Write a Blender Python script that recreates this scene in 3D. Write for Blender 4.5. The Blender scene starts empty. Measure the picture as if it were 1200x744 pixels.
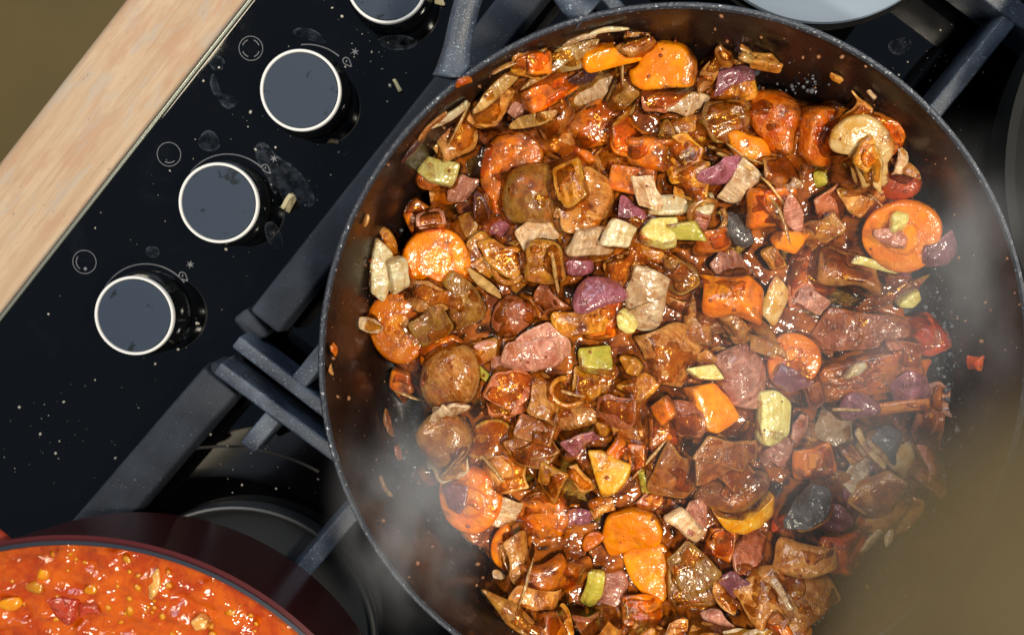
import bpy, bmesh, math, random
import numpy as np
from mathutils import Vector, Matrix

SC = bpy.context.scene
COL = SC.collection
R = math.radians

# ------------------------------------------------------------------ camera
CAM_Z, TILT, FPX = 0.513, -0.10, 1258.0
cam_d = bpy.data.cameras.new('camera'); cam = bpy.data.objects.new('camera', cam_d); COL.objects.link(cam)
cam.location = (0, 0, CAM_Z); cam.rotation_euler = (TILT, 0, 0)
cam_d.sensor_width = 36.0; cam_d.lens = 36.0 * FPX / 1200.0
cam_d.clip_start = 0.01; cam_d.clip_end = 50
cam_d.dof.use_dof = True; cam_d.dof.focus_distance = 0.455; cam_d.dof.aperture_fstop = 11.0
SC.camera = cam

# ------------------------------------------------------------------ world, lamps, exposure
world = bpy.data.worlds.new('World'); SC.world = world; world.use_nodes = True
bg = world.node_tree.nodes['Background']
bg.inputs['Color'].default_value = (0.55, 0.72, 1.0, 1); bg.inputs['Strength'].default_value = 0.21

def area(name, loc, target, size, power, color, shape='DISK', size_y=None):
    d = bpy.data.lights.new(name, 'AREA'); d.shape = shape; d.size = size
    if size_y: d.size_y = size_y
    d.energy = power; d.color = color
    o = bpy.data.objects.new(name, d); COL.objects.link(o); o.location = loc
    o.rotation_euler = (Vector(target) - Vector(loc)).to_track_quat('-Z', 'Y').to_euler()
    return o
area('hood_lamp', (0.34, 0.02, 0.80), (0.06, -0.03, 0.05), 0.085, 4.7, (1.0, 0.88, 0.70))
area('hood_lamp', (0.10, -0.42, 0.80), (0.05, -0.05, 0.05), 0.085, 3.4, (1.0, 0.88, 0.70))
area('window_light', (-0.80, 1.45, 1.30), (0.0, 0.0, 0.0), 0.8, 12.0, (0.70, 0.84, 1.0), 'RECTANGLE', 0.9)
area('floor_fill_light', (-1.3, 0.9, 1.5), (-1.1, 0.9, -0.9), 0.5, 18.0, (1.0, 0.86, 0.62))  # added warm fill, unseen source, lifts the floor beyond the worktop
SC.view_settings.view_transform = 'Standard'; SC.view_settings.look = 'None'
SC.view_settings.exposure = 0.0; SC.view_settings.gamma = 1.0; SC.view_settings.use_curve_mapping = False
SC.render.engine = 'CYCLES'
try:
    SC.cycles.use_denoising = True
    SC.cycles.denoising_input_passes = 'RGB_ALBEDO_NORMAL'
    SC.cycles.volume_step_rate = 2.0
    SC.cycles.volume_max_steps = 64
    SC.cycles.max_bounces = 8
    SC.cycles.caustics_reflective = False
    SC.cycles.caustics_refractive = False
    SC.cycles.sample_clamp_indirect = 4.0
except Exception as e:
    print(e)

# ------------------------------------------------------------------ helpers
CA, SA = math.cos(TILT), math.sin(TILT)
def at(px, py, z):
    """point of the place seen at photo pixel (px, py) lying at height z"""
    X = (px - 600) / FPX; Y = -(py - 372) / FPX
    y = Y * CA + SA; zz = Y * SA - CA
    t = (z - CAM_Z) / zz
    return Vector((X * t, y * t, z))

def link(name, me, mat=None, parent=None):
    o = bpy.data.objects.new(name, me); COL.objects.link(o)
    if mat is not None and len(me.materials) == 0: me.materials.append(mat)
    if parent is not None: o.parent = parent
    return o
def tag(o, label=None, cat=None, group=None, kind=None):
    if label: o['label'] = label
    if cat: o['category'] = cat
    if group: o['group'] = group
    if kind: o['kind'] = kind
    return o
def mesh(name, V, F, smooth=True):
    me = bpy.data.meshes.new(name)
    me.from_pydata([tuple(v) for v in V], [], [tuple(f) for f in F]); me.update()
    if smooth: me.polygons.foreach_set('use_smooth', [True] * len(me.polygons))
    return me
def from_bm(name, bm, smooth=True):
    me = bpy.data.meshes.new(name); bmesh.ops.recalc_face_normals(bm, faces=bm.faces); bm.to_mesh(me); bm.free()
    if smooth: me.polygons.foreach_set('use_smooth', [True] * len(me.polygons))
    return me
def empty(name, loc=(0, 0, 0)):
    o = bpy.data.objects.new(name, None); COL.objects.link(o); o.location = loc; o.empty_display_size = .01
    return o
def shade_angle(me, ang=40):
    try: me.set_sharp_from_angle(angle=R(ang))
    except Exception: pass

def sines(P, freq, seed, n=10):
    """cheap smooth 3D noise, about -1..1, for an (N,3) array in metres"""
    rs = np.random.RandomState(seed)
    d = rs.normal(size=(n, 3)); d /= np.linalg.norm(d, axis=1)[:, None]
    k = d * (freq * rs.uniform(.5, 1.5, n))[:, None]
    return np.sin(P @ k.T + rs.uniform(0, 6.28, n)).sum(1) / math.sqrt(n) * .9

# ------------------------------------------------------------------ materials
class N:
    def __init__(s, name):
        s.m = bpy.data.materials.new(name); s.m.use_nodes = True
        s.t = s.m.node_tree; s.n = s.t.nodes; s.b = s.n['Principled BSDF']
    def new(s, typ, **kw):
        n = s.n.new(typ)
        for k, v in kw.items():
            if k in n.inputs.keys(): n.inputs[k].default_value = v
            else: setattr(n, k, v)
        return n
    def lk(s, a, b): s.t.links.new(a, b)
    def coord(s, scale=(1, 1, 1), rnd=True):
        tc = s.new('ShaderNodeTexCoord'); mp = s.new('ShaderNodeMapping'); mp.inputs['Scale'].default_value = scale
        if rnd:
            oi = s.new('ShaderNodeObjectInfo'); ml = s.new('ShaderNodeMath', operation='MULTIPLY'); ml.inputs[1].default_value = 7.3
            s.lk(oi.outputs['Random'], ml.inputs[0])
            va = s.new('ShaderNodeVectorMath', operation='ADD')
            s.lk(tc.outputs['Object'], va.inputs[0]); s.lk(ml.outputs[0], va.inputs[1]); s.lk(va.outputs[0], mp.inputs['Vector'])
        else:
            s.lk(tc.outputs['Object'], mp.inputs['Vector'])
        return mp.outputs['Vector']
    def noise(s, vec, scale, detail=3, rough=.55, dist=0.0):
        n = s.new('ShaderNodeTexNoise'); n.inputs['Scale'].default_value = scale; n.inputs['Detail'].default_value = detail
        n.inputs['Roughness'].default_value = rough; n.inputs['Distortion'].default_value = dist
        if vec is not None: s.lk(vec, n.inputs['Vector'])
        return n.outputs['Fac']
    def ramp(s, fac, lo, hi, a=0.0, b=1.0):
        n = s.new('ShaderNodeMapRange'); n.interpolation_type = 'SMOOTHSTEP'
        n.inputs['From Min'].default_value = lo; n.inputs['From Max'].default_value = hi
        n.inputs['To Min'].default_value = a; n.inputs['To Max'].default_value = b
        s.lk(fac, n.inputs['Value']); return n.outputs['Result']
    def mix(s, fac, a, b):
        n = s.new('ShaderNodeMix'); n.data_type = 'RGBA'
        for sock, v in ((n.inputs[6], a), (n.inputs[7], b)):
            if isinstance(v, (tuple, list)): sock.default_value = (*v[:3], 1)
            else: s.lk(v, sock)
        if isinstance(fac, (int, float)): n.inputs[0].default_value = fac
        else: s.lk(fac, n.inputs[0])
        return n.outputs[2]
    def math(s, op, a, b=0.0):
        n = s.new('ShaderNodeMath', operation=op)
        for i, v in enumerate((a, b)):
            if isinstance(v, (int, float)): n.inputs[i].default_value = v
            else: s.lk(v, n.inputs[i])
        return n.outputs[0]
    def bump(s, h, dist, strength=1.0, prev=None):
        n = s.new('ShaderNodeBump'); n.inputs['Distance'].default_value = dist; n.inputs['Strength'].default_value = strength
        s.lk(h, n.inputs['Height'])
        if prev is not None: s.lk(prev, n.inputs['Normal'])
        return n.outputs['Normal']
    def set(s, **kw):
        for k, v in kw.items():
            k = k.replace('_', ' ')
            if isinstance(v, (int, float, tuple)): s.b.inputs[k].default_value = v if not (isinstance(v, tuple) and len(v) == 3 and 'Color' in k) else (*v, 1)
            else: s.lk(v, s.b.inputs[k])
        return s.m

SAUCE1, SAUCE2 = (0.15, 0.028, 0.004), (0.50, 0.140, 0.010)
def veg(name, c1, c2, sauce=.35, sss=.25, stretch=(1, 1, 1), edge=None, edge_lo=.80, rough=.3, bumpy=1.0, stripes=0.0, core=None, crease=.30, brown=.42):
    n = N(name); v = n.coord(stretch); vi = n.coord()
    f = n.noise(v, 190, 4, .6)
    col = n.mix(n.ramp(f, .36, .64), c1, c2)
    at_ = n.new('ShaderNodeAttribute', attribute_name='sv'); sep = n.new('ShaderNodeSeparateXYZ'); n.lk(at_.outputs['Vector'], sep.inputs[0])
    if edge is not None:
        col = n.mix(n.math('MULTIPLY', n.ramp(sep.outputs[0], edge_lo, edge_lo + .2), .45), col, edge)
    if core is not None:
        rr = n.math('ADD', sep.outputs[0], n.math('MULTIPLY', f, .25))
        col = n.mix(n.ramp(rr, .46, .60, .40, 0.0), col, core)
        col = n.mix(n.math('MULTIPLY', n.ramp(rr, .50, .56), n.ramp(rr, .66, .58)), col, tuple(c * .8 for c in c2))
    if stripes:
        vs = n.coord((1, .12, 1)); st = n.noise(vs, 520, 2, .5)
        col = n.mix(n.math('MULTIPLY', n.ramp(st, .5, .66), stripes), col, tuple(min(1, c * 1.5 + .05) for c in c1))
    bw = n.noise(vi, 120, 3, .6, .5)
    col = n.mix(n.math('MULTIPLY', n.ramp(bw, .54, .70), brown), col, tuple(c * .38 for c in c2))
    # creases of the cooked skin, sauce caught in them
    rg = n.noise(n.coord((1, .45, 1)), 150, 3, .6, .6)
    cr = n.ramp(n.math('ABSOLUTE', n.math('SUBTRACT', rg, .5)), .0, .028, 1.0, 0.0)
    cr = n.math('MULTIPLY', cr, n.ramp(bw, .40, .58))
    col = n.mix(n.math('MULTIPLY', cr, crease), col, SAUCE1)
    # each piece a little different in tone
    oi = n.new('ShaderNodeObjectInfo'); hsv = n.new('ShaderNodeHueSaturation')
    n.lk(col, hsv.inputs['Color']); n.lk(n.ramp(oi.outputs['Random'], 0, 1, .76, 1.2), hsv.inputs['Value']); hsv.inputs['Saturation'].default_value = 1.04
    col = hsv.outputs['Color']
    # sauce clinging in patches and round the cut edges
    g = n.noise(vi, 80, 5, .66, .8)
    th = .5 + (.5 - sauce) * .40
    geo = n.new('ShaderNodeNewGeometry')
    g2 = n.math('ADD', g, n.math('MULTIPLY', n.ramp(sep.outputs[0], .80, 1.0), .10 if edge is None else -.03))
    m = n.ramp(g2, th - .035, th + .075)
    sc = n.mix(n.ramp(n.noise(vi, 170, 4, .6), .35, .65), SAUCE1, SAUCE2)
    thin = n.mix(.55, col, sc)
    deep = n.ramp(g2, th + .03, th + .16)
    col = n.mix(m, col, n.mix(deep, thin, sc))
    # wet skin: fine wrinkles and beads
    h1 = n.noise(vi, 210, 3, .45, .3); h2 = n.noise(vi, 560, 1, .5)
    nb = n.bump(h1, .0011 * bumpy, .9); nb = n.bump(cr, -.0010 * bumpy * crease, .8, nb); nb = n.bump(h2, (.00018 * bumpy), .8, nb)
    if stripes: nb = n.bump(st, .00025, .6, nb)
    r = n.ramp(n.noise(vi, 130, 2), .3, .7, rough * .5, rough * 1.6)
    n.set(Base_Color=col, Roughness=r, Normal=nb, Subsurface_Weight=sss, Subsurface_Scale=.003,
          Coat_Weight=n.ramp(g, .30, .62, .35, 1.0), Coat_Roughness=.16, Coat_Normal=nb, Coat_IOR=1.62, Specular_IOR_Level=.3)
    n.b.inputs['Subsurface Radius'].default_value = (1.0, .55, .2)
    return n.m
M = {}
M['carrot'] = veg('carrot_flesh', (.92, .27, .002), (.80, .17, .002), .36, .08, edge=(.70, .12, .003), core=(.95, .36, .006), crease=.06, brown=.22)
M['carrot_clean'] = veg('carrot_bright', (.95, .32, .003), (.88, .22, .003), .26, .08, bumpy=.9, crease=.06, brown=.22)
M['carrot_glazed'] = veg('carrot_glazed', (.88, .23, .003), (.66, .12, .003), .58, .08, crease=.06, brown=.22)
M['carrot_pink'] = veg('carrot_pale', (.90, .30, .022), (.84, .20, .006), .34, .10, edge=(.80, .18, .003), core=(.93, .38, .03), crease=.06, brown=.22)
M['leek_pale'] = veg('leek_pale', (.76, .68, .26), (.66, .50, .12), .22, .25, stripes=.5, crease=.12, brown=.25)
M['leek_white'] = veg('leek_white', (.74, .63, .40), (.62, .43, .19), .24, .25, stripes=.5, crease=.12, brown=.25)
M['leek_green'] = veg('leek_green', (.44, .40, .055), (.60, .47, .09), .26, .2, stripes=.5, crease=.12, brown=.25)
M['leek_olive'] = veg('leek_olive', (.40, .195, .038), (.24, .085, .018), .46, .25, stripes=.4, edge=(.50, .31, .07))
M['leek_gold'] = veg('leek_gold', (.64, .27, .035), (.42, .125, .014), .46, .25, stripes=.6, edge=(.66, .40, .07))
M['onion_tan'] = veg('onion_tan', (.64, .29, .075), (.42, .130, .020), .40, .3, stripes=.5, edge=(.66, .38, .12))
M['onion_pale'] = veg('onion_pale', (.68, .48, .29), (.56, .31, .14), .26, .3, stripes=.6, edge=(.72, .50, .28))
M['onion_pink'] = veg('onion_pink', (.60, .28, .19), (.46, .155, .095), .30, .3, stripes=.6, edge=(.68, .38, .22))
M['onion_purple'] = veg('onion_purple', (.32, .105, .135), (.20, .052, .060), .34, .2, stripes=.4, edge=(.40, .16, .14))
M['onion_red'] = veg('onion_red', (.50, .165, .075), (.34, .085, .032), .36, .25, stripes=.4, edge=(.48, .19, .07))
M['mushroom_brown'] = veg('mushroom_brown', (.36, .13, .036), (.20, .052, .013), .46, .2, edge=(.50, .27, .07))
M['mushroom_tan'] = veg('mushroom_tan', (.58, .255, .048), (.38, .115, .014), .42, .22, edge=(.60, .34, .10))
M['mushroom_cream'] = veg('mushroom_cream', (.78, .54, .24), (.64, .34, .07), .30, .25, crease=.12, brown=.25)
M['mushroom_gold'] = veg('mushroom_gold', (.86, .48, .085), (.74, .29, .015), .32, .25, crease=.12, brown=.25)
M['tomato'] = veg('tomato_red', (.64, .095, .012), (.46, .048, .006), .38, .2)
M['tomato_pink'] = veg('red_chunk', (.68, .19, .035), (.50, .08, .010), .44, .2, bumpy=1.4)
M['skin_grey'] = veg('mushroom_skin_grey', (.17, .15, .14), (.085, .07, .06), .16, .1)
M['skin_dark'] = veg('dark_skin', (.13, .045, .035), (.06, .018, .016), .36, .1)
M['strip_tan'] = veg('strip_tan', (.58, .36, .13), (.42, .21, .05), .34, .2, stripes=.5)

def plain(name, c, rough=.5, metal=0.0, **kw):
    n = N(name); return n.set(Base_Color=c, Roughness=rough, Metallic=metal, **kw)

def mk_iron():
    n = N('cast_iron'); v = n.coord(rnd=False)
    f = n.noise(v, 900, 3, .7); g = n.noise(v, 40, 3)
    col = n.mix(n.ramp(g, .35, .7), (.026, .032, .044), (.046, .056, .077))
    col = n.mix(n.ramp(f, .66, .74), col, (.30, .33, .36))
    return n.set(Base_Color=col, Roughness=n.ramp(g, .3, .7, .58, .75), Normal=n.bump(n.noise(v, 1300, 3, .7), .0003, .9), Specular_IOR_Level=.3)
M['iron'] = mk_iron()
def mk_worn():
    n = N('worn_iron'); v = n.coord(rnd=False)
    f = n.noise(v, 1100, 3, .7); g = n.noise(v, 60, 4)
    col = n.mix(n.ramp(g, .35, .7), (.030, .040, .062), (.080, .108, .158)); col = n.mix(n.ramp(f, .60, .72), col, (.42, .55, .64))
    return n.set(Base_Color=col, Roughness=n.ramp(g, .3, .7, .30, .50), Normal=n.bump(n.noise(v, 1500, 3, .7), .0003, .8), Specular_IOR_Level=.8)
M['worn'] = mk_worn()
def mk_glass():
    n = N('black_hob_glass'); v = n.coord(rnd=False)
    sm = n.ramp(n.noise(v, 28, 5, .6, .5), .58, .80)
    col = n.mix(n.math('MULTIPLY', sm, .22), (.0016, .0017, .002), (.020, .026, .034))
    return n.set(Base_Color=col, Roughness=n.ramp(n.noise(v, 60, 4), .4, .75, .015, .05), Specular_IOR_Level=.5)
M['glass'] = mk_glass()
def mk_wood():
    n = N('worktop_wood'); v = n.coord((3, 60, 60), rnd=False); w = n.coord((1, 3.2, 1), rnd=False); fi = n.coord((9, 260, 200), rnd=False)
    col = n.mix(n.ramp(n.noise(v, 3.5, 5, .6, .4), .3, .7), (.54, .365, .225), (.67, .49, .325))
    col = n.mix(n.math('MULTIPLY', n.ramp(n.noise(fi, 3.2, 3, .6), .55, .68), .35), col, (.40, .22, .11))
    col = n.mix(n.math('MULTIPLY', n.ramp(n.noise(w, 22, 4, .65), .48, .64), .62), col, (.52, .30, .18))
    col = n.mix(n.math('MULTIPLY', n.ramp(n.noise(w, 31, 5, .7, .3), .52, .66), .55), col, (.50, .44, .37))
    vb = n.coord((14, 30, 30), rnd=False)
    col = n.mix(n.math('MULTIPLY', n.ramp(n.noise(vb, 14, 3, .7), .66, .74), .6), col, (.22, .15, .10))
    return n.set(Base_Color=col, Roughness=.62, Normal=n.bump(n.noise(fi, 3.0, 3), .0003, .5), Specular_IOR_Level=.35)
M['wood'] = mk_wood()
def mk_pan():
    n = N('pan_coating'); v = n.coord(rnd=False)
    f = n.noise(v, 22, 4, .6, .4)
    col = n.mix(n.ramp(f, .38, .68), (.007, .0055, .0055), (.020, .009, .006))
    g = n.noise(v, 55, 4, .65); col = n.mix(n.math('MULTIPLY', n.ramp(g, .56, .74), .6), col, (.095, .032, .010))
    return n.set(Base_Color=col, Roughness=n.ramp(n.noise(v, 80, 3), .3, .7, .16, .34), Normal=n.bump(n.noise(v, 400, 3), .0002, .5), Specular_IOR_Level=.4)
M['pan'] = mk_pan()
def mk_rim():
    n = N('worn_rim'); v = n.coord(rnd=False)
    f = n.noise(v, 700, 3, .7)
    col = n.mix(n.ramp(f, .60, .70), (.050, .058, .075), (.50, .54, .58))
    return n.set(Base_Color=col, Roughness=.36, Metallic=.55, Normal=n.bump(f, .0006, .8))
M['rim'] = mk_rim()
def mk_enamel():
    n = N('red_enamel'); v = n.coord(rnd=False)
    return n.set(Base_Color=n.mix(n.noise(v, 12, 3), (.060, .010, .011), (.085, .014, .015)), Roughness=.30, Coat_Weight=.25, Coat_Roughness=.12, Specular_IOR_Level=.3, Normal=n.bump(n.noise(v, 45, 2), .0004, .3))
M['enamel'] = mk_enamel()
def mk_sauce(name, c1, c2, rough=.12, bs=1.0, fs=1.0):
    n = N(name); v = n.coord(rnd=False)
    col = n.mix(n.ramp(n.noise(v, 75, 5, .65, .5), .36, .64), c1, c2)
    nb = n.bump(n.noise(v, 250 * fs, 2, .45), .0010 * bs, .9); nb = n.bump(n.noise(v, 700 * fs, 1), .00022 * bs, .8, nb)
    n.set(Base_Color=col, Roughness=rough, Normal=nb, Subsurface_Weight=.15, Subsurface_Scale=.003, Specular_IOR_Level=.3, Coat_Weight=.9, Coat_Roughness=.09, Coat_Normal=nb)
    n.b.inputs['Subsurface Radius'].default_value = (1.0, .35, .12)
    return n.m
def glaze(m):
    """thin amber sauce lets the vegetable below shine through, pooled sauce is opaque"""
    t = m.node_tree; n = t.nodes; b = n['Principled BSDF']; out = n['Material Output']
    at_ = n.new('ShaderNodeAttribute'); at_.attribute_name = 'thin'
    tr = n.new('ShaderNodeBsdfTransparent'); tr.inputs['Color'].default_value = (.99, .76, .31, 1)
    gl = n.new('ShaderNodeBsdfGlossy'); gl.inputs['Roughness'].default_value = .15
    fr = n.new('ShaderNodeFresnel'); fr.inputs['IOR'].default_value = 1.45
    nb = b.inputs['Normal'].links[0].from_socket
    t.links.new(nb, gl.inputs['Normal']); t.links.new(nb, fr.inputs['Normal'])
    mx = n.new('ShaderNodeMixShader'); t.links.new(fr.outputs[0], mx.inputs[0]); t.links.new(tr.outputs[0], mx.inputs[1]); t.links.new(gl.outputs[0], mx.inputs[2])
    m2 = n.new('ShaderNodeMixShader'); t.links.new(at_.outputs['Fac'], m2.inputs[0]); t.links.new(b.outputs[0], m2.inputs[1]); t.links.new(mx.outputs[0], m2.inputs[2])
    t.links.new(m2.outputs[0], out.inputs['Surface']); return m
M['sauce'] = mk_sauce('tomato_sauce', (.17, .036, .005), (.52, .145, .011), .14, .8, .75)
glaze(M['sauce'])
M['soup'] = mk_sauce('lentil_soup', (.42, .045, .002), (.62, .115, .003), .06, .45, 1.7)
M['knob_body'] = plain('knob_black_chrome', (.05, .055, .06), .16, .9)
M['knob_ring'] = plain('knob_ring_steel', (.84, .85, .84), .35)
def mk_cap():
    n = N('knob_cap'); v = n.coord()
    d = n.ramp(n.noise(v, 120, 4, .6, .5), .60, .66)
    return n.set(Base_Color=n.mix(n.math('MULTIPLY', d, .9), (.034, .050, .080), (.006, .010, .012)), Roughness=.42)  # bluish base carries the window and ceiling reflection as colour
M['knob_cap'] = mk_cap()
M['print'] = plain('hob_print', (.17, .175, .19), .5)
M['stain'] = None
def mk_stain():
    n = N('dried_water_stain'); v = n.coord()
    at_ = n.new('ShaderNodeAttribute', attribute_name='sv'); sep = n.new('ShaderNodeSeparateXYZ'); n.lk(at_.outputs['Vector'], sep.inputs[0])
    edge = n.ramp(sep.outputs[0], .72, .98, .10, .30)
    a = n.math('MULTIPLY', edge, n.ramp(n.noise(v, 210, 5, .7), .38, .66, .0, 1.0))
    return n.set(Base_Color=(.19, .23, .30), Roughness=.55, Alpha=a)
M['stain'] = mk_stain()
M['speck'] = plain('pale_speck', (.55, .52, .44), .6)
M['floor'] = None
def mk_floor():
    n = N('olive_floor'); v = n.coord(rnd=False)
    return n.set(Base_Color=n.mix(n.ramp(n.noise(v, 3, 4), .3, .7), (.23, .150, .040), (.28, .185, .052)), Roughness=.7)
M['floor'] = mk_floor()
M['trim'] = plain('hob_edge_trim', (.34, .37, .31), .3, .5)
M['gap'] = plain('joint_shadow', (.10, .065, .035), .6)  # shade of the joint as a dark brown colour
M['steel'] = plain('pale_steel', (.24, .31, .40), .6)
M['black'] = plain('black_steel', (.004, .0045, .005), .6, 0.0, Specular_IOR_Level=.2)
M['burner'] = plain('burner_enamel', (.018, .021, .026), .5)
M['burner_lip'] = plain('burner_lip', (.10, .098, .09), .45, .6)

# ------------------------------------------------------------------ hob frame
Z_WT = -0.0063
F0, F1 = at(293, 0, 0), at(0, 373, 0)
U = (F0 - F1).normalized()                       # along the front edge, to the upper right
V = Vector((U.y, -U.x, 0))                       # into the hob
ANG = math.atan2(U.y, U.x)
def uv(p): return ((p - F1).dot(U), (p - F1).dot(V))
def P(u, v, z): q = F1 + U * u + V * v; return Vector((q.x, q.y, z))
wv = uv(at(71, 94, Z_WT))[1]                      # front edge of the worktop

def box_bm(x0, x1, y0, y1, z0, z1, bev=0.0, seg=2, bm=None):
    bm = bm or bmesh.new()
    vs = [bm.verts.new((x, y, z)) for z in (z0, z1) for y in (y0, y1) for x in (x0, x1)]
    f = [bm.faces.new([vs[i] for i in q]) for q in ((0, 2, 3, 1), (4, 5, 7, 6), (0, 1, 5, 4), (2, 6, 7, 3), (0, 4, 6, 2), (1, 3, 7, 5))]
    if bev:
        es = list({e for q in f for e in q.edges}); bmesh.ops.bevel(bm, geom=es, offset=bev, segments=seg, affect='EDGES', profile=.5)
    return bm
def framed(o):
    o.location = F1; o.rotation_euler = (0, 0, ANG); return o    # local x = U, local y = -V

# worktop, floor
wt = framed(link('worktop', from_bm('worktop', box_bm(-.7, .9, -.62, -wv, Z_WT - .04, Z_WT, .005, 4)), M['wood'])); tag(wt, 'pale oak worktop edge in front of the hob', kind='structure')
shade_angle(wt.data)
fl = link('floor', mesh('floor', [(-4, -4, -.9), (4, -4, -.9), (4, 4, -.9), (-4, 4, -.9)], [(0, 1, 2, 3)]), M['floor']); tag(fl, 'olive brown floor far below the worktop', kind='structure')

# hob
hob = empty('gas_hob', P(.25, .25, 0)); tag(hob, 'black glass gas hob spattered with crumbs and water marks', 'hob')
def hpart(name, me, mat, parent=hob):
    o = link(name, me, mat); o.parent = parent
    o.matrix_parent_inverse = Matrix.Translation(-hob.location) if parent is hob else Matrix.Identity(4)
    return o
g = hpart('glass_top', from_bm('glass_top', box_bm(-.34, .62, -.56, -.0008, -.0060, 0, .0012, 2)), M['glass']); framed(g); shade_angle(g.data)
g = hpart('edge_trim', from_bm('edge_trim', box_bm(-.34, .62, -.00075, .0006, -.0060, .0002, .0002, 1)), M['trim']); framed(g)
g = hpart('joint_shadow_strip', from_bm('joint_shadow_strip', box_bm(-.34, .62, .0007, .0022, -.0061, -.0028, .0005, 1)), M['gap']); framed(g)  # dark strip stands in for the shadow in the joint along the hob

def ring_me(name, cx, cy, r0, r1, z, a0=0, a1=360, n=64):
    Vv, Ff = [], []
    full = abs(a1 - a0) >= 360; m = n if full else n + 1
    for i in range(m):
        a = R(a0 + (a1 - a0) * i / n)
        for r in (r0, r1): Vv.append((cx + r * math.cos(a), cy + r * math.sin(a), z))
    for i in range(n if full else n):
        j = (i + 1) % m; Ff.append((2 * i, 2 * i + 1, 2 * j + 1, 2 * j))
    return mesh(name, Vv, Ff, False)
def flat_poly(name, pts, z):
    return mesh(name, [(p[0], p[1], z) for p in pts], [tuple(range(len(pts)))], False)
PXM = (CAM_Z) / FPX          # metres per photo pixel at the glass
ZP = .00025
def join_meshes(name, mes):
    bm = bmesh.new()
    for m_ in mes: bm.from_mesh(m_); bpy.data.meshes.remove(m_)
    me = bpy.data.meshes.new(name); bm.to_mesh(me); bm.free(); return me
def icon(px, py, style):
    c = at(px, py, ZP); rs = [ring_me('t', c.x, c.y, 13.2 * PXM, 14.0 * PXM, ZP)]
    if style == 2:
        for a in (20, 110, 200, 290): rs.append(ring_me('t', c.x, c.y, 9.4 * PXM, 10.4 * PXM, ZP, a, a + 50, 12))
    elif style == 1: rs.append(ring_me('t', c.x, c.y, 9.2 * PXM, 10.2 * PXM, ZP, 240, 310, 12))
    else:
        rs.append(ring_me('t', c.x, c.y, 9.2 * PXM, 10.2 * PXM, ZP, 140, 235, 12)); d = at(px + 1, py + 8, ZP); rs.append(ring_me('t', d.x, d.y, .1 * PXM, 2.0 * PXM, ZP, n=12))
    hpart('burner_icon', join_meshes('burner_icon', rs), M['print'])
icon(294, 57, 2); icon(198, 181, 1); icon(99, 307, 0)
def flame(px, py):
    pts = []
    for i in range(28):
        t = 2 * math.pi * i / 28; r = 1 + .75 * max(0, math.cos(t)) ** 6
        pts.append((5.0 * r * math.cos(t), 4.2 * math.sin(t)))
    rot = R(-48); c = at(px, py, ZP); q = []
    for k in (1.0, .78):
        q.append([(c.x + (x * k * math.cos(rot) - y * k * math.sin(rot)) * PXM, c.y + (x * k * math.sin(rot) + y * k * math.cos(rot)) * PXM) for x, y in pts])
    Vv = [(*p, ZP) for p in q[0]] + [(*p, ZP) for p in q[1]]; n = 28
    Ff = [(i, (i + 1) % n, n + (i + 1) % n, n + i) for i in range(n)]
    m1 = mesh('t', Vv, Ff, False); m2 = flat_poly('t', [(c.x + 1.6 * PXM * math.cos(a) * .5, c.y + 3 * PXM * math.sin(a) * .5) for a in [i * .785 for i in range(8)]], ZP)
    hpart('flame_symbol', join_meshes('flame_symbol', [m1, m2]), M['print'])
def star(px, py):
    c = at(px, py, ZP); pts = []
    for i in range(12):
        r = (5.2 if i % 2 == 0 else 1.7) * PXM; a = i * math.pi / 6 + .3; pts.append((c.x + r * math.cos(a), c.y + r * math.sin(a)))
    hpart('spark_symbol', flat_poly('spark_symbol', pts, ZP), M['print'])
for k, (fx, fy, sx, sy) in enumerate(((406, 72, 416, 61), (311, 197, 321, 186), (214, 323, 223, 310))):
    flame(fx, fy); star(sx, sy)

def lathe(name, prof, n=72, cx=0, cy=0, cap=False):
    Vv, Ff = [], []; m = len(prof)
    for i in range(n):
        a = 2 * math.pi * i / n
        for r, z in prof: Vv.append((cx + r * math.cos(a), cy + r * math.sin(a), z))
    for i in range(n):
        j = (i + 1) % n
        for k in range(m - 1): Ff.append((i * m + k, j * m + k, j * m + k + 1, i * m + k + 1))
    me = mesh(name, Vv, Ff)
    if prof[0][0] == 0 or prof[-1][0] == 0:
        bm = bmesh.new(); bm.from_mesh(me); bmesh.ops.remove_doubles(bm, verts=bm.verts, dist=1e-6)
        me2 = from_bm(name, bm); bpy.data.meshes.remove(me); me = me2
    shade_angle(me, 35); return me

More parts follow.
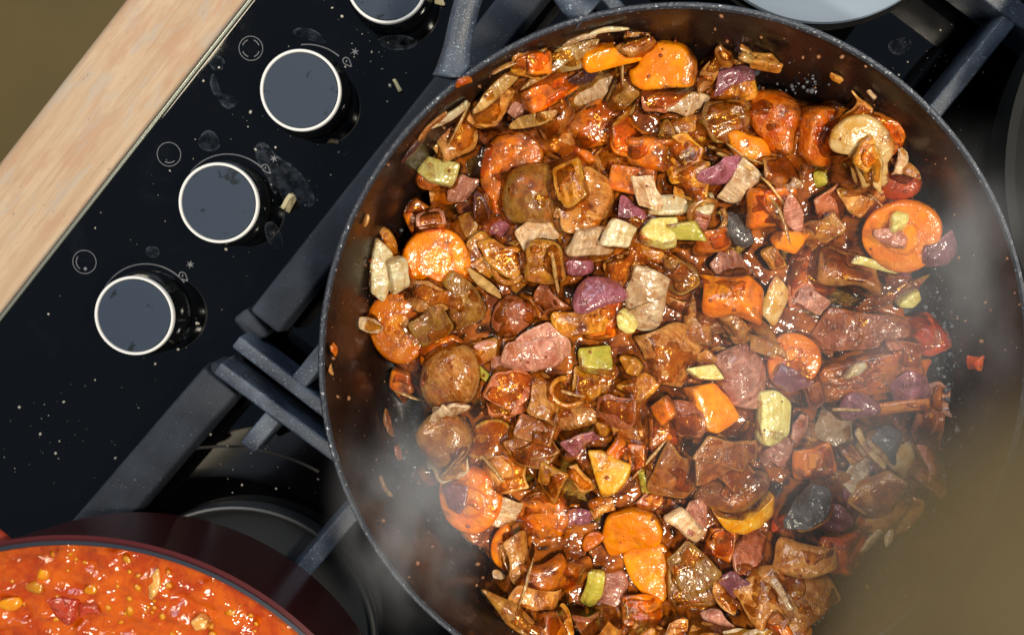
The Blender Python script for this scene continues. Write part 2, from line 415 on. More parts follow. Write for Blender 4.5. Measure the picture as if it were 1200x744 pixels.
KZ = .0185
kc = at(352, 106, KZ)
kr = 47.0 * (CAM_Z - KZ) / FPX
k_body = lathe('knob', [(0, .0006), (kr * 1.08, .0006), (kr * 1.09, .002), (kr * 1.02, .004), (kr * .985, .012), (kr * .985, KZ - .0022), (kr * .9, KZ - .0022)])
k_ring = lathe('ring', [(kr * .905, KZ - .002), (kr * .93, KZ), (kr * .985, KZ), (kr * 1.0, KZ - .0008), (kr * 1.0, KZ - .0022), (kr * .9, KZ - .0022)])
k_cap = lathe('cap', [(0, KZ - .0004), (kr * .904, KZ - .0004), (kr * .904, KZ - .002)])
for m_, t_ in ((k_body, 'knob_body'), (k_ring, 'knob_ring'), (k_cap, 'knob_cap')): m_.materials.append(M[t_])
for i, (px, py, a0, a1, lab) in enumerate(((352, 106, 50, 97, 'knob with dark spill marks across its cap'), (256, 238, 42, 140, 'knob beside the yellow crumb'),
                                           (157, 370, 38, 160, 'clean knob nearest the red pot'), (453, -21, 60, 61, 'knob cut by the top edge'))):
    c = at(px, py, KZ); kb = hpart('knob', k_body, None); kb.location = (c.x, c.y, 0)
    rg = link('ring', k_ring); cp = link('cap', k_cap); rg.parent = kb; cp.parent = kb
    kb['label'] = lab
    if i < 3: hpart('dial_arc', ring_me('dial_arc', c.x, c.y, kr * 1.235, kr * 1.262, ZP, a0, a1, 40), M['print'])

def circle_at(pts, z):
    """centre and radius of the level circle at height z through the given photo pixels"""
    Q = np.array([at(x, y, z)[:2] for x, y in pts]); A_ = np.c_[2 * Q, np.ones(len(Q))]
    k_ = np.linalg.lstsq(A_, (Q ** 2).sum(1), rcond=None)[0]
    return Vector((k_[0], k_[1], z)), math.sqrt(k_[2] + k_[0] ** 2 + k_[1] ** 2)
# ---------------------------------------------------------------- burners
def burner(pts, z):
    c, r = circle_at(pts, z)
    b = hpart('burner', lathe('burner', [(0, .0005), (r * 1.0, .0005), (r * 1.0, z - .002), (r * .985, z - .0005)], 96, c.x, c.y), M['burner'])
    cap = link('burner_cap', lathe('burner_cap', [(r * .975, z - .004), (r * .955, z - .0045), (r * .72, z - .003), (r * .70, z + .004), (r * .62, z + .006), (0, z + .0065)], 96, c.x, c.y), M['burner'], b)
    lip = link('lip', lathe('lip', [(r * .985, z - .0007), (r * 1.0, z), (r * .985, z + .0007), (r * .97, z), (r * .97, z - .005)], 96, c.x, c.y), M['burner_lip'], b)
    for o in (cap, lip): o.matrix_parent_inverse = Matrix.Identity(4)
    return c, r
bc, br = burner([(236, 598), (298, 594), (360, 618), (393, 641), (426, 690), (439, 730)], .012)
hpart('burner_recess', ring_me('burner_recess', bc.x - .008, bc.y, br * 1.385, br * 1.405, ZP, 60, 130, 50), M['burner_lip'])

# ---------------------------------------------------------------- grates
def bar_me(name, p0, p1, w, z0, z1, bev=.0018, taper=.0):
    p0, p1 = Vector(p0), Vector(p1); d = (p1 - p0); L = math.hypot(d.x, d.y); a = math.atan2(d.y, d.x)
    bm = bmesh.new()
    vs = []
    for z, ww in ((z0, w * (1 + taper)), (z1, w)):
        for y in (-ww / 2, ww / 2):
            for x in (0, L): vs.append(bm.verts.new((x, y, z)))
    f = [bm.faces.new([vs[i] for i in q]) for q in ((0, 2, 3, 1), (4, 5, 7, 6), (0, 1, 5, 4), (2, 6, 7, 3), (0, 4, 6, 2), (1, 3, 7, 5))]
    bmesh.ops.bevel(bm, geom=list(bm.edges), offset=bev, segments=3, affect='EDGES', profile=.5)
    bm.transform(Matrix.Translation((p0.x, p0.y, 0)) @ Matrix.Rotation(a, 4, 'Z'))
    me = from_bm(name, bm); shade_angle(me, 50); return me
GZ, BZ = .034, .024
def grate(label, bars):
    c = bars[0][1]; g_ = empty('pan_support', (c[0], c[1], 0)); tag(g_, label, 'grate', 'cast iron grates of the hob')
    for name, p0, p1, w, z0, z1, bev, tp in bars:
        o = link(name, bar_me(name, p0, p1, w, z0, z1, .0011 if name == 'finger' else bev, tp), M['worn'] if name == 'finger' else M['iron'], g_); o.matrix_parent_inverse = Matrix.Translation(-g_.location)
    return g_
s = lambda z: (CAM_Z - z) / FPX
A0, A1 = at(60, 690, BZ), at(258, 446, BZ)
grate('black cast iron grate running under the red pot', [
    ('frame_bar', at(-30, 781, BZ), A1, 50 * s(BZ), .006, BZ, .002, .15),
    ('finger', at(254, 431, GZ), at(420, 553, GZ), 17 * s(GZ), .012, GZ, .0025, .3),
    ('finger', at(318, 490, GZ), at(287, 527, GZ), 21 * s(GZ), .010, GZ - .003, .0025, .3),
    ('finger', at(345, 682, GZ - .002), at(470, 534, GZ - .002), 21 * s(GZ), .010, GZ - .004, .0025, .3),
    ('foot', at(262, 424, .02), at(262, 440, .02), .012, .0008, .022, .002, .0)])
grate('black cast iron grate under the frying pan', [
    ('frame_bar', at(309, 378, BZ), at(680, -90, BZ), 43 * s(BZ), .006, BZ, .002, .15),
    ('finger', at(276, 400, GZ), at(430, 519, GZ), 17 * s(GZ), .012, GZ, .0025, .3),
    ('finger', at(349, 449, GZ), at(420, 362, GZ), 21 * s(GZ), .012, GZ, .0025, .3),
    ('foot', at(285, 390, .02), at(302, 376, .02), .016, .0008, .02, .002, .0),
    ('finger', at(700, -20, GZ), at(820, 130, GZ), 17 * s(GZ), .012, GZ, .0025, .3),
    ('finger', at(1085, -66, GZ - .004), at(1330, 120, GZ - .004), 24 * s(GZ), .006, GZ - .003, .002, .15),
    ('finger', at(1190, 16, GZ - .004), at(960, 299, GZ - .004), 19 * s(GZ), .012, GZ - .004, .0025, .3)])

# ---------------------------------------------------------------- other cookware at the frame's edge
zc = .060; c, r_ = circle_at([(880, 5), (920, 22), (955, 28), (1000, 24), (1040, 10), (1058, 0)], zc)
lid = link('pot_lid', lathe('pot_lid', [(r_ * .93, zc - .006), (r_ * .99, zc - .004), (r_ * 1.0, zc - .0015), (r_ * .99, zc), (r_ * .93, zc + .001), (r_ * .4, zc + .003), (0, zc + .004)], 96, c.x, c.y), M['steel'])
tag(lid, 'pale blue grey round lid cut by the top edge behind the pan', 'lid')
po = empty('saucepan', (c.x, c.y, GZ)); tag(po, 'dark saucepan wall under the pale round lid', 'saucepan')
o = link('body', lathe('body', [(0, GZ), (r_ * .9, GZ), (r_ * .95, GZ + .004), (r_ * .97, zc - .0065), (r_ * 1.03, zc - .0055), (r_ * 1.03, zc - .007), (r_ * .93, zc - .007), (r_ * .9, GZ + .004), (0, GZ + .003)], 96, c.x, c.y), M['black'], po); o.matrix_parent_inverse = Matrix.Translation(-po.location)
zc = .075; c, r_ = circle_at([(1200, 85), (1184, 140), (1178, 190), (1180, 240), (1186, 275)], zc)
dp = empty('dark_pan', (c.x, c.y, GZ)); tag(dp, 'dark grey pan with only its curved edge showing at right', 'pan')
o = link('body', lathe('body', [(0, GZ), (r_ * .86, GZ), (r_ * .92, GZ + .006), (r_ * .98, zc - .002), (r_ * 1.0, zc), (r_ * .965, zc + .0004), (r_ * .9, GZ + .010), (r_ * .85, GZ + .004), (0, GZ + .003)], 128, c.x, c.y), M['black'], dp); o.matrix_parent_inverse = Matrix.Translation(-dp.location)

# ---------------------------------------------------------------- red casserole and soup
zr = .124; c, ro = circle_at([(0, 635), (79, 627), (152, 632), (241, 662), (317, 706), (370, 744)], zr)
cb, rb_ = circle_at([(60, 606), (110, 595), (170, 592), (240, 603), (300, 625), (343, 652), (375, 685), (420, 744)], .044)
print('pot', c, ro, cb, rb_)
M['pot_rim'] = plain('pot_rim', (.035, .042, .058), .4, .4)
pot = empty('casserole', (c.x, c.y, GZ)); tag(pot, 'dark red enamel casserole full of orange soup', 'casserole')
def ppart(name, me, mat): o_ = link(name, me, mat, pot); o_.matrix_parent_inverse = Matrix.Translation(-pot.location); return o_
ppart('body', lathe('body', [(0, GZ + .0002), (ro * .80, GZ + .0002), (ro * .865, GZ + .004), (ro * .895, GZ + .012), (ro - .0012, zr - .003), (ro - .0002, zr - .0014), (ro - .0028, zr - .0010)], 160, c.x, c.y), M['enamel'])
ppart('rim', lathe('rim', [(ro - .0022, zr - .0012), (ro - .0020, zr), (ro - .0034, zr + .0002), (ro - .0042, zr - .0015), (ro - .0075, zr - .030)], 160, c.x, c.y), M['pot_rim'])
hp = [at(-40, 640, zr - .012), at(-8, 626, zr - .010), at(6, 624, zr - .010), at(14, 634, zr - .012)]
def tube_me(name, pts, rad, n=10, flat=1.0, closed=False):
    pts = [Vector(p) for p in pts]; Vv, Ff = [], []; m = len(pts)
    rads = rad if isinstance(rad, (list, tuple)) else [rad] * m
    for i, p in enumerate(pts):
        t = (pts[min(i + 1, m - 1)] - pts[max(i - 1, 0)]).normalized()
        up = Vector((0, 0, 1)); sd = t.cross(up)
        sd = sd.normalized() if sd.length > 1e-5 else Vector((1, 0, 0)); up = sd.cross(t).normalized()
        for k in range(n):
            a = 2 * math.pi * k / n; q = p + sd * (math.cos(a) * rads[i] * flat) + up * (math.sin(a) * rads[i]); Vv.append(q)
    for i in range(m - 1):
        for k in range(n):
            k2 = (k + 1) % n; Ff.append((i * n + k, i * n + k2, (i + 1) * n + k2, (i + 1) * n + k))
    Ff.append(tuple(reversed(range(n)))); Ff.append(tuple((m - 1) * n + k for k in range(n)))
    return mesh(name, Vv, Ff)
def spline(pts, n=8):
    pts = [Vector(p) for p in pts]; out = []
    for i in range(len(pts) - 1):
        p0, p1, p2, p3 = pts[max(i - 1, 0)], pts[i], pts[i + 1], pts[min(i + 2, len(pts) - 1)]
        for k in range(n):
            t = k / n; out.append(.5 * ((2 * p1) + (p2 - p0) * t + (2 * p0 - 5 * p1 + 4 * p2 - p3) * t * t + (3 * p1 - p0 - 3 * p2 + p3) * t ** 3))
    out.append(pts[-1]); return out
M['handle_red'] = plain('handle_red', (.45, .06, .03), .15)
ppart('side_handle', tube_me('side_handle', spline([at(-100, 700, zr - .012), at(-82, 650, zr - .010), at(-52, 630, zr - .009), at(-22, 630, zr - .012), at(0, 645, zr - .014)]), .0042, 12, 1.6), M['handle_red'])
# soup surface
zs = zr - .0075; rs_ = ro - .0044
nr, na = 150, 380
Vv, Ff = [], []
for i in range(nr + 1):
    for k in range(na):
        a = 2 * math.pi * k / na; r = rs_ * (i / nr) ** .8; Vv.append((c.x + r * math.cos(a), c.y + r * math.sin(a), zs))
Vv = np.array(Vv); Vv[:, 2] += .0010 * sines(Vv, 420, 5, 16) + .0007 * sines(Vv, 1000, 6, 20) + .00035 * sines(Vv, 2200, 7, 20)
for i in range(nr):
    for k in range(na):
        k2 = (k + 1) % na; Ff.append((i * na + k, (i + 1) * na + k, (i + 1) * na + k2, i * na + k2))
sp = tag(link('soup', mesh('soup', Vv, Ff), M['soup']), 'thick orange lentil soup filling the red casserole', 'soup', kind='stuff')

def soup_bit(name, cat, label, px, py, L, W, rot, mat, kind, seed):
    SOUP.append((name, cat, label, px, py, L, W, rot, mat, kind, seed))
SOUP = []
soup_bit('lentil', 'lentil', 'yellow lentil nearest the left edge of the red pot, upper of two', 52, 671, 19, 16, 20, 'lentil', 'ball', 1)
soup_bit('lentil', 'lentil', 'yellow lentil nearest the left edge of the red pot, lower of two', 42, 687, 22, 17, -10, 'lentil', 'ball', 2)
soup_bit('tomato_chunk', 'tomato', 'rosy tomato chunk floating in the orange soup', 74, 712, 28, 38, 80, 'soup_tomato', 'blob', 3)
soup_bit('tomato_chunk', 'tomato', 'small pink tomato piece right of the rosy chunk', 106, 713, 22, 13, 10, 'soup_tomato', 'blob', 4)
soup_bit('onion_sliver', 'onion', 'pale upright onion sliver in the orange soup', 182, 684, 42, 13, 75, 'soup_onion', 'petal', 5)
soup_bit('onion_sliver', 'onion', 'pale onion cube near the bottom edge of the red pot', 236, 728, 18, 15, 10, 'soup_onion', 'block', 6)
soup_bit('lentil', 'lentil', 'round yellow lentil at the bottom left of the soup', 12, 706, 26, 16, 0, 'lentil', 'ball', 7)
soup_bit('lentil', 'lentil', 'small yellow lentil right of the upper lentil', 108, 690, 15, 13, 0, 'lentil', 'ball', 8)
soup_bit('lentil', 'lentil', 'orange lentil under the rim at the top of the soup', 150, 654, 12, 8, -40, 'lentil', 'ball', 9)

# ---------------------------------------------------------------- frying pan
ZF, ZR = .038, .093
pc, pan_r = circle_at([(383.7, 340), (373, 426), (378, 473), (391, 547), (383.5, 516), (403, 575), (436, 643), (469, 687), (518, 736), (450, 184), (487.5, 132), (525, 97), (600, 50),
    (650, 27), (700, 12), (780, 4), (867.5, 7), (930, 26), (990, 52), (1060, 94), (1109, 140), (1131, 173), (1169, 240), (1196, 303)], ZR)
print('pan', pc, pan_r)
PC = (pc.x, pc.y); RF = pan_r * .848
pan = empty('frying_pan', (PC[0], PC[1], GZ)); tag(pan, 'deep dark frying pan full of glossy vegetable stew', 'frying pan')
def npart(name, me, mat, parent=pan): o_ = link(name, me, mat, parent); o_.matrix_parent_inverse = Matrix.Translation(-pan.location); return o_
ri = pan_r - .0026
prof = [(0, GZ + .0002), (RF - .004, GZ + .0002), (RF + .002, GZ + .003), (pan_r - .0012, ZR - .004), (pan_r - .0006, ZR - .0012), (ri + .0004, ZR - .0012)]
prof += [(ri - (ri - RF - .004) * t, ZR - .0012 - (ZR - ZF - .006) * t) for t in np.linspace(0, 1, 10)][1:]
prof += [(RF + .001, ZF + .0022), (RF - .003, ZF + .0006), (RF - .008, ZF), (RF * .6, ZF), (RF * .3, ZF), (0, ZF)]
pb = npart('body', lathe('body', prof, 180, *PC), M['pan'])
M['pan_outside'] = plain('pan_outside', (.012, .012, .014), .62); pb.data.materials.append(M['pan_outside'])
for f_ in pb.data.polygons:
    if f_.normal.z < .02 and (f_.normal.x * (f_.center.x - PC[0]) + f_.normal.y * (f_.center.y - PC[1])) >= -1e-6: f_.material_index = 1
rimc = npart('rim', lathe('rim', [(pan_r - .0008, ZR - .0016), (pan_r, ZR - .0006), (pan_r - .0006, ZR + .0003), (ri + .0008, ZR + .0003), (ri, ZR - .0006), (ri + .0006, ZR - .0016)], 240, *PC), M['rim'])
hz = ZR - .006
hpts = [(530, 92), (534, 66), (541, 30), (551, -5), (568, -38), (600, -62), (632, -55), (650, -25), (668, -2), (690, 18)]
HR = [.0042 + .0022 * max(0, 1 - min(i, 54 - i) / 9) ** 1.5 for i in range(55)]
npart('loop_handle', tube_me('loop_handle', spline([at(x, y, hz) for x, y in hpts], 6), HR, 20, 1.25), M['worn'])
opp = []
for x, y in hpts: q = at(x, y, hz); opp.append((2 * PC[0] - q.x, 2 * PC[1] - q.y, hz))
npart('loop_handle', tube_me('loop_handle', spline(opp, 6), HR, 20, 1.25), M['worn'])

def pan_floor(X, Y):
    r = np.hypot(X - PC[0], Y - PC[1]); t = np.clip((r - RF) / (ri - RF), 0, 1.2)
    return ZF + np.where(r > RF, t * (ZR - ZF), 0)

# ---------------------------------------------------------------- food shapes
def chaikin(pts, n=2):
    pts = np.array(pts, float)
    for _ in range(n):
        q = np.roll(pts, -1, 0); pts = np.stack([.75 * pts + .25 * q, .25 * pts + .75 * q], 1).reshape(-1, 2)
    return pts
def resample(pts, K):
    pts = np.vstack([pts, pts[:1]]); d = np.r_[0, np.cumsum(np.hypot(*np.diff(pts, axis=0).T))]
    t = np.linspace(0, d[-1], K, endpoint=False); return np.c_[np.interp(t, d, pts[:, 0]), np.interp(t, d, pts[:, 1])]
def outline(kind, L, W, rs):
    if kind == 'ellipse':
        a = np.linspace(0, 2 * np.pi, 40, endpoint=False); w = 1 + .05 * np.sin(2 * a + rs.uniform(0, 6)) + .035 * np.sin(3 * a + rs.uniform(0, 6))
        return np.c_[np.cos(a) * L / 2 * w, np.sin(a) * W / 2 * w]
    if kind == 'half':
        a = np.linspace(0, np.pi, 14); p = np.c_[np.cos(a) * L / 2, np.sin(a) * W - W / 2]; return resample(chaikin(p, 2), 40)
    if kind == 'rect':
        nc = rs.randint(4, 7); a0 = rs.uniform(0, 6.28); aa = a0 + (np.arange(nc) + rs.uniform(-.22, .22, nc)) * 2 * np.pi / nc
        if rs.rand() < .55: aa = np.array([.70, 2.44, 3.84, 5.58]) + rs.uniform(-.22, .22, 4)
        rr = rs.uniform(.58, .76, len(aa)); p = np.c_[np.cos(aa), np.sin(aa)] * rr[:, None]
        p = np.array(p) * (L, W) * 1.04
        return resample(chaikin(resample(p, 30), 1), 52)
    if kind == 'petal':
        t = np.linspace(0, 1, 12); h = np.sin(np.pi * np.clip(t, .02, .98)) ** rs.uniform(.5, .8) * .5
        p = np.r_[np.c_[t - .5, h], np.c_[.5 - t, -h]] * (L, W); return resample(chaikin(p, 2), 40)
    if kind == 'wedge':
        p = np.array([(-.5, -.12), (-.5, .15), (.1, .5), (.5, .35), (.5, -.3), (.05, -.5)]) * (L, W); return resample(chaikin(resample(p, 18), 2), 40)
    if kind == 'mush':
        p = np.array([(-.15, -.5), (.15, -.5), (.14, -.12), (.22, -.06), (.47, -.10), (.5, .1), (.36, .36), (0, .5), (-.36, .36), (-.5, .1), (-.47, -.10), (-.22, -.06), (-.14, -.12)]) * (L, W)
        return resample(chaikin(p, 2), 48)
    raise ValueError(kind)
SRING = [.22, .42, .60, .75, .86, .93, .97, 1.0]
def slab(out, t, sq=4.0, dome=0.0, bend=0.0, bend2=0.0, noise=.06, ridge=0.0, seed=0, top=1.0, cup=0.0):
    """closed piece: outline (K,2), thickness t, superelliptic edge; bent about its long axis by radius 1/bend"""
    K = len(out); cen = out.mean(0); Vv = [(cen[0], cen[1], 1.0, 0, 1)]
    for side in (1, -1):
        for q, s_ in enumerate(SRING):
            if side < 0 and s_ == 1.0: continue
            h = (1 - s_ ** sq) ** (1 / sq) if s_ < 1 else 0
            for p in out: Vv.append((*(cen + (p - cen) * s_), side * h, s_, side))
    Vv.append((cen[0], cen[1], -1.0, 0, -1))
    A = np.array(Vv); n = len(SRING); Ff = []
    rt = lambda q: 1 + q * K
    rb = lambda q: (1 + n * K + q * K) if q < n - 1 else rt(n - 1)
    last = len(A) - 1
    for k in range(K):
        k2 = (k + 1) % K
        Ff.append((0, rt(0) + k, rt(0) + k2)); Ff.append((last, rb(0) + k2, rb(0) + k))
        for q in range(n - 1):
            Ff.append((rt(q) + k, rt(q + 1) + k, rt(q + 1) + k2, rt(q) + k2)); Ff.append((rb(q) + k2, rb(q + 1) + k2, rb(q + 1) + k, rb(q) + k))
    X, Y, H, S, SD = A.T
    Rmax = np.abs(out - cen).max()
    Z = H * t / 2
    Z = np.where(SD > 0, Z * top, Z) + dome * (1 - S ** 2) * t
    if cup: Z = Z - np.where(SD > 0, cup * (1 - S ** 2.5) * t, 0)
    if ridge: Z = Z + ridge * t * np.sin(Y / (Rmax) * 16 + seed) * (SD > 0) * (1 - S ** 6)
    if bend:
        rad = 1 / bend; an = Y / rad; Y, Z = (rad + Z) * np.sin(an), (rad + Z) * np.cos(an) - rad
    if bend2:
        rad = 1 / bend2; an = X / rad; X, Z = (rad + Z) * np.sin(an), (rad + Z) * np.cos(an) - rad
    Pn = np.c_[X, Y, Z]
    amp = noise * min(Rmax, .016)
    f = 2.2 / max(Rmax, .003)
    D = np.c_[sines(Pn, f * 1.2, seed * 3 + 1, 8), sines(Pn, f * 1.2, seed * 3 + 2, 8), sines(Pn, f * 1.2, seed * 3 + 3, 8)] * amp
    D += np.c_[sines(Pn, f * 3, seed * 5 + 1, 10), sines(Pn, f * 3, seed * 5 + 2, 10), sines(Pn, f * 3, seed * 5 + 3, 10)] * amp * .22
    D[:, 2] += sines(Pn, f * 6.5, seed * 5 + 4, 12) * amp * .10
    Pn = Pn + D
    return Pn, Ff, np.c_[S, SD, np.zeros(len(S))]
def merge(parts):
    Vs, Fs, As, o_ = [], [], [], 0
    for Vp, Fp, Ap in parts:
        Vs.append(Vp); As.append(Ap); Fs += [tuple(i + o_ for i in f) for f in Fp]; o_ += len(Vp)
    return np.vstack(Vs), Fs, np.vstack(As)
def shift(p, d): return (p[0] + np.array(d), p[1], p[2])

def shape(kind, L, W, seed, poly=None):
    """vertices, faces, attribute of one piece of food in metres, long side along x"""
    rs = np.random.RandomState(seed + 77)
    m = min(L, W)
    if poly is not None: out = resample(chaikin(resample(np.array(poly, float), 28), 1), 52) * 1.04 - np.mean(poly, 0) * .04
    if kind == 'coin': return slab(out if poly is not None else outline('ellipse', L, W, rs), max(.006, m * .30), 8, .05, noise=.035, seed=seed)
    if kind == 'half': return slab(outline('half', L, W, rs), max(.006, m * .4), 5, .05, noise=.05, seed=seed)
    if kind == 'block': return slab(out if poly is not None else outline('rect', L, W, rs), max(.007, m * .55), 8, .06, noise=.045, seed=seed)
    if kind == 'wedge': return slab(outline('wedge', L, W, rs), max(.007, m * .5), 6, .1, noise=.08, seed=seed)
    if kind == 'blob': return slab(out if poly is not None else outline('rect', L, W, rs), m * .50, 3.0, .10, noise=.17, seed=seed)
    if kind == 'ball': return slab(outline('ellipse', L, W, rs), m * .60, 2.4, .06, noise=.12, seed=seed)
    if kind == 'leek': return slab(out if poly is not None else outline('rect', L, W, rs), max(.0055, m * .45), 4, .1, bend=.5 / max(W, .006), noise=.08, ridge=.07, seed=seed)
    if kind == 'stick': return slab(outline('rect', L, W, rs), max(.0018, W * .6), 2.5, 0, bend2=rs.uniform(-.6, .6) / L, noise=.05, seed=seed)
    if kind == 'petal': return slab(out if poly is not None else outline('petal', L, W, rs), .0020, 6, 0, bend=1.3 / W, bend2=rs.uniform(.1, .5) / L, noise=.06, seed=seed)
    if kind == 'shell': return slab(out if poly is not None else outline('rect', L, W, rs), .0018, 4, 0, bend=rs.uniform(.4, 1.5) / W, bend2=rs.uniform(.1, 1.0) / L, noise=.19, seed=seed)
    if kind == 'cup':
        p = slab(out if poly is not None else outline('ellipse', L, W, rs), .0030, 4, 0, bend=-1.1 / W, bend2=-1.0 / L, noise=.06, seed=seed); return p
    if kind == 'onion':
        ps = []
        for k in range(rs.randint(2, 4)):
            f = 1 - .13 * k
            q = slab(outline('rect', L * f * rs.uniform(.94, 1.03), W * f, rs), .0018, 4, 0, bend=rs.uniform(.9, 1.6) / W, bend2=rs.uniform(.2, .8) / L, noise=.14, seed=seed + k * 7)
            ps.append(shift(q, (rs.uniform(-.05, .05) * L, rs.uniform(-.07, .07) * W, -.0030 * k)))
        return merge(ps)
    if kind == 'mush': return slab(out if poly is not None else outline('mush', L, W, rs), max(.0050, m * .16), 4, .04, noise=.04, seed=seed)
    if kind == 'dome': return slab(outline('ellipse', L, W, rs), m * .42, 2.8, .30, noise=.13, seed=seed)
    if kind == 'ring':
        a = np.linspace(0, 2 * np.pi * .92, 40); pts = [(math.cos(t) * L * .42, math.sin(t) * W * .42, .0006 * math.sin(2 * t + seed)) for t in a]
        me = tube_me('t', pts, [.0016] * 40, 8, .8); Vt = np.array([v.co[:] for v in me.vertices]); Ft = [tuple(p.vertices) for p in me.polygons]; bpy.data.meshes.remove(me)
        return Vt, Ft, np.zeros((len(Vt), 3))
    if kind == 'fold':
        ps = []
        for k in range(3):
            q = slab(outline('rect', L * rs.uniform(.75, 1.0), W * rs.uniform(.5, .8), rs), .0026, 4, 0, bend=rs.uniform(-1.2, 1.6) / W, bend2=rs.uniform(-.3, .8) / L, noise=.10, seed=seed + 11 * k)
            an = rs.uniform(-.5, .5); Rm = np.array([[math.cos(an), -math.sin(an), 0], [math.sin(an), math.cos(an), 0], [0, 0, 1]])
            ps.append(shift((q[0] @ Rm.T, q[1], q[2]), (rs.uniform(-.12, .12) * L, (k - 1) * .22 * W, .0022 * k)))
        return merge(ps)
    raise ValueError(kind)

# ---------------------------------------------------------------- height field the pieces settle on
HS, HN = .0006, 520
HX0, HY0 = PC[0] - HS * HN / 2, PC[1] - HS * HN / 2
gx = HX0 + (np.arange(HN) + .5) * HS; gy = HY0 + (np.arange(HN) + .5) * HS
GX, GY = np.meshgrid(gx, gy)
FLOOR = pan_floor(GX, GY); H = FLOOR.copy(); ID = np.zeros((HN, HN), int)
RNG = np.random.RandomState(4)
def cells(pw): return np.clip(((pw[:, 0] - HX0) / HS).astype(int), 0, HN - 1), np.clip(((pw[:, 1] - HY0) / HS).astype(int), 0, HN - 1)
def tri_samples(Vv, Ff, k=5):
    T = []
    for f in Ff:
        T.append((f[0], f[1], f[2]))
        if len(f) == 4: T.append((f[0], f[2], f[3]))
    T = np.array(T); out = [Vv]
    for _ in range(k):
        a = RNG.rand(len(T), 2); sw = a.sum(1) > 1; a[sw] = 1 - a[sw]
        out.append(Vv[T[:, 0]] + (Vv[T[:, 1]] - Vv[T[:, 0]]) * a[:, :1] + (Vv[T[:, 2]] - Vv[T[:, 0]]) * a[:, 1:])
    return np.vstack(out)
pieces = []
def settle(kind, px, py, L, W, rot, seed, poly=None, tilt=None, lift=0.0, zmax=.033, zref=None):
    zref = zref if zref is not None else ZF + .016
    ctr = at(px, py, zref)
    for _ in range(6):
        zz = float(H[min(max(int((ctr.y - HY0) / HS), 0), HN - 1), min(max(int((ctr.x - HX0) / HS), 0), HN - 1)]) + .003
        zref = .5 * zref + .5 * min(zz, ZF + .05); ctr = at(px, py, zref)
    k_ = s(zref)
    pl = None
    if poly is not None:
        pl = np.array([(at(x, y, zref) - ctr)[:2] for x, y in poly])
    Vv, Ff, A = shape(kind, L * k_, W * k_, seed, pl)
    rs = np.random.RandomState(seed + 5)
    if poly is None: a = R(rot)
    else: a = 0.0
    Rz = np.array([[math.cos(a), -math.sin(a), 0], [math.sin(a), math.cos(a), 0], [0, 0, 1]])
    # footprint, slope of what is underneath
    w = Vv @ Rz.T + np.array([ctr.x, ctr.y, 0]); ix, iy = cells(w)
    h = H[iy, ix]
    Ax = np.c_[w[:, 0] - ctr.x, w[:, 1] - ctr.y, np.ones(len(w))]
    co = np.linalg.lstsq(Ax, h, rcond=None)[0]
    sx, sy = np.clip(co[0] * .55, -.5, .5), np.clip(co[1] * .55, -.5, .5)
    tl = tilt if tilt is not None else (rs.normal(0, .20), rs.normal(0, .20))
    nrm = Vector((-sx + tl[0], -sy + tl[1], 1)).normalized()
    Rt = np.array(Vector((0, 0, 1)).rotation_difference(nrm).to_matrix())
    Rm = Rt @ Rz; w = Vv @ Rm.T
    zmin = w[:, 2].min()
    base = np.percentile(h, 55) - .12 * (w[:, 2].max() - zmin)
    z = base - zmin + lift
    fz = float(pan_floor(np.array(ctr.x), np.array(ctr.y))); zmax = zmax - .6 * min(fz - ZF, .025)
    top = z + w[:, 2].max()
    if top > fz + zmax: z -= (top - fz - zmax)
    loc = np.array([ctr.x, ctr.y, z])
    sm = tri_samples(w + loc, Ff); ix, iy = cells(sm)
    pid = len(pieces) + 1
    hz_ = sm[:, 2]; order = np.argsort(hz_); ix, iy, hz_ = ix[order], iy[order], hz_[order]
    hi = hz_ > H[iy, ix]; ID[iy[hi], ix[hi]] = pid
    np.maximum.at(H, (iy, ix), hz_)
    pieces.append(dict(V=Vv, F=Ff, A=A, M=Rm, loc=loc))
    return pieces[-1]
def emit(pc_, name, mat, parent=None):
    me = mesh(name, pc_['V'], pc_['F']); at_ = me.attributes.new('sv', 'FLOAT_VECTOR', 'POINT'); at_.data.foreach_set('vector', pc_['A'].astype(np.float32).ravel())
    o = link(name, me, mat, parent)
    m4 = Matrix([[*pc_['M'][i], pc_['loc'][i]] for i in range(3)] + [[0, 0, 0, 1]]); o.matrix_world = m4
    return o

# food area (photo pixels)
FOOD = [(440, 285), (428, 350), (436, 420), (475, 450), (490, 500), (512, 545), (515, 600), (560, 650), (580, 715), (640, 738), (690, 760), (800, 770), (930, 760), (975, 700), (1015, 660),
        (1080, 590), (1108, 520), (1100, 450), (1078, 400), (1070, 350), (1092, 305), (1075, 205), (1040, 150), (970, 125), (890, 115), (880, 75), (800, 48), (690, 45), (640, 62), (560, 110), (495, 190), (505, 255)]
FP = np.array(FOOD, float)
def inside(x, y, poly=FP):
    c_ = False; j = len(poly) - 1
    for i in range(len(poly)):
        if (poly[i, 1] > y) != (poly[j, 1] > y) and x < (poly[j, 0] - poly[i, 0]) * (y - poly[i, 1]) / (poly[j, 1] - poly[i, 1]) + poly[i, 0]: c_ = not c_
        j = i
    return c_
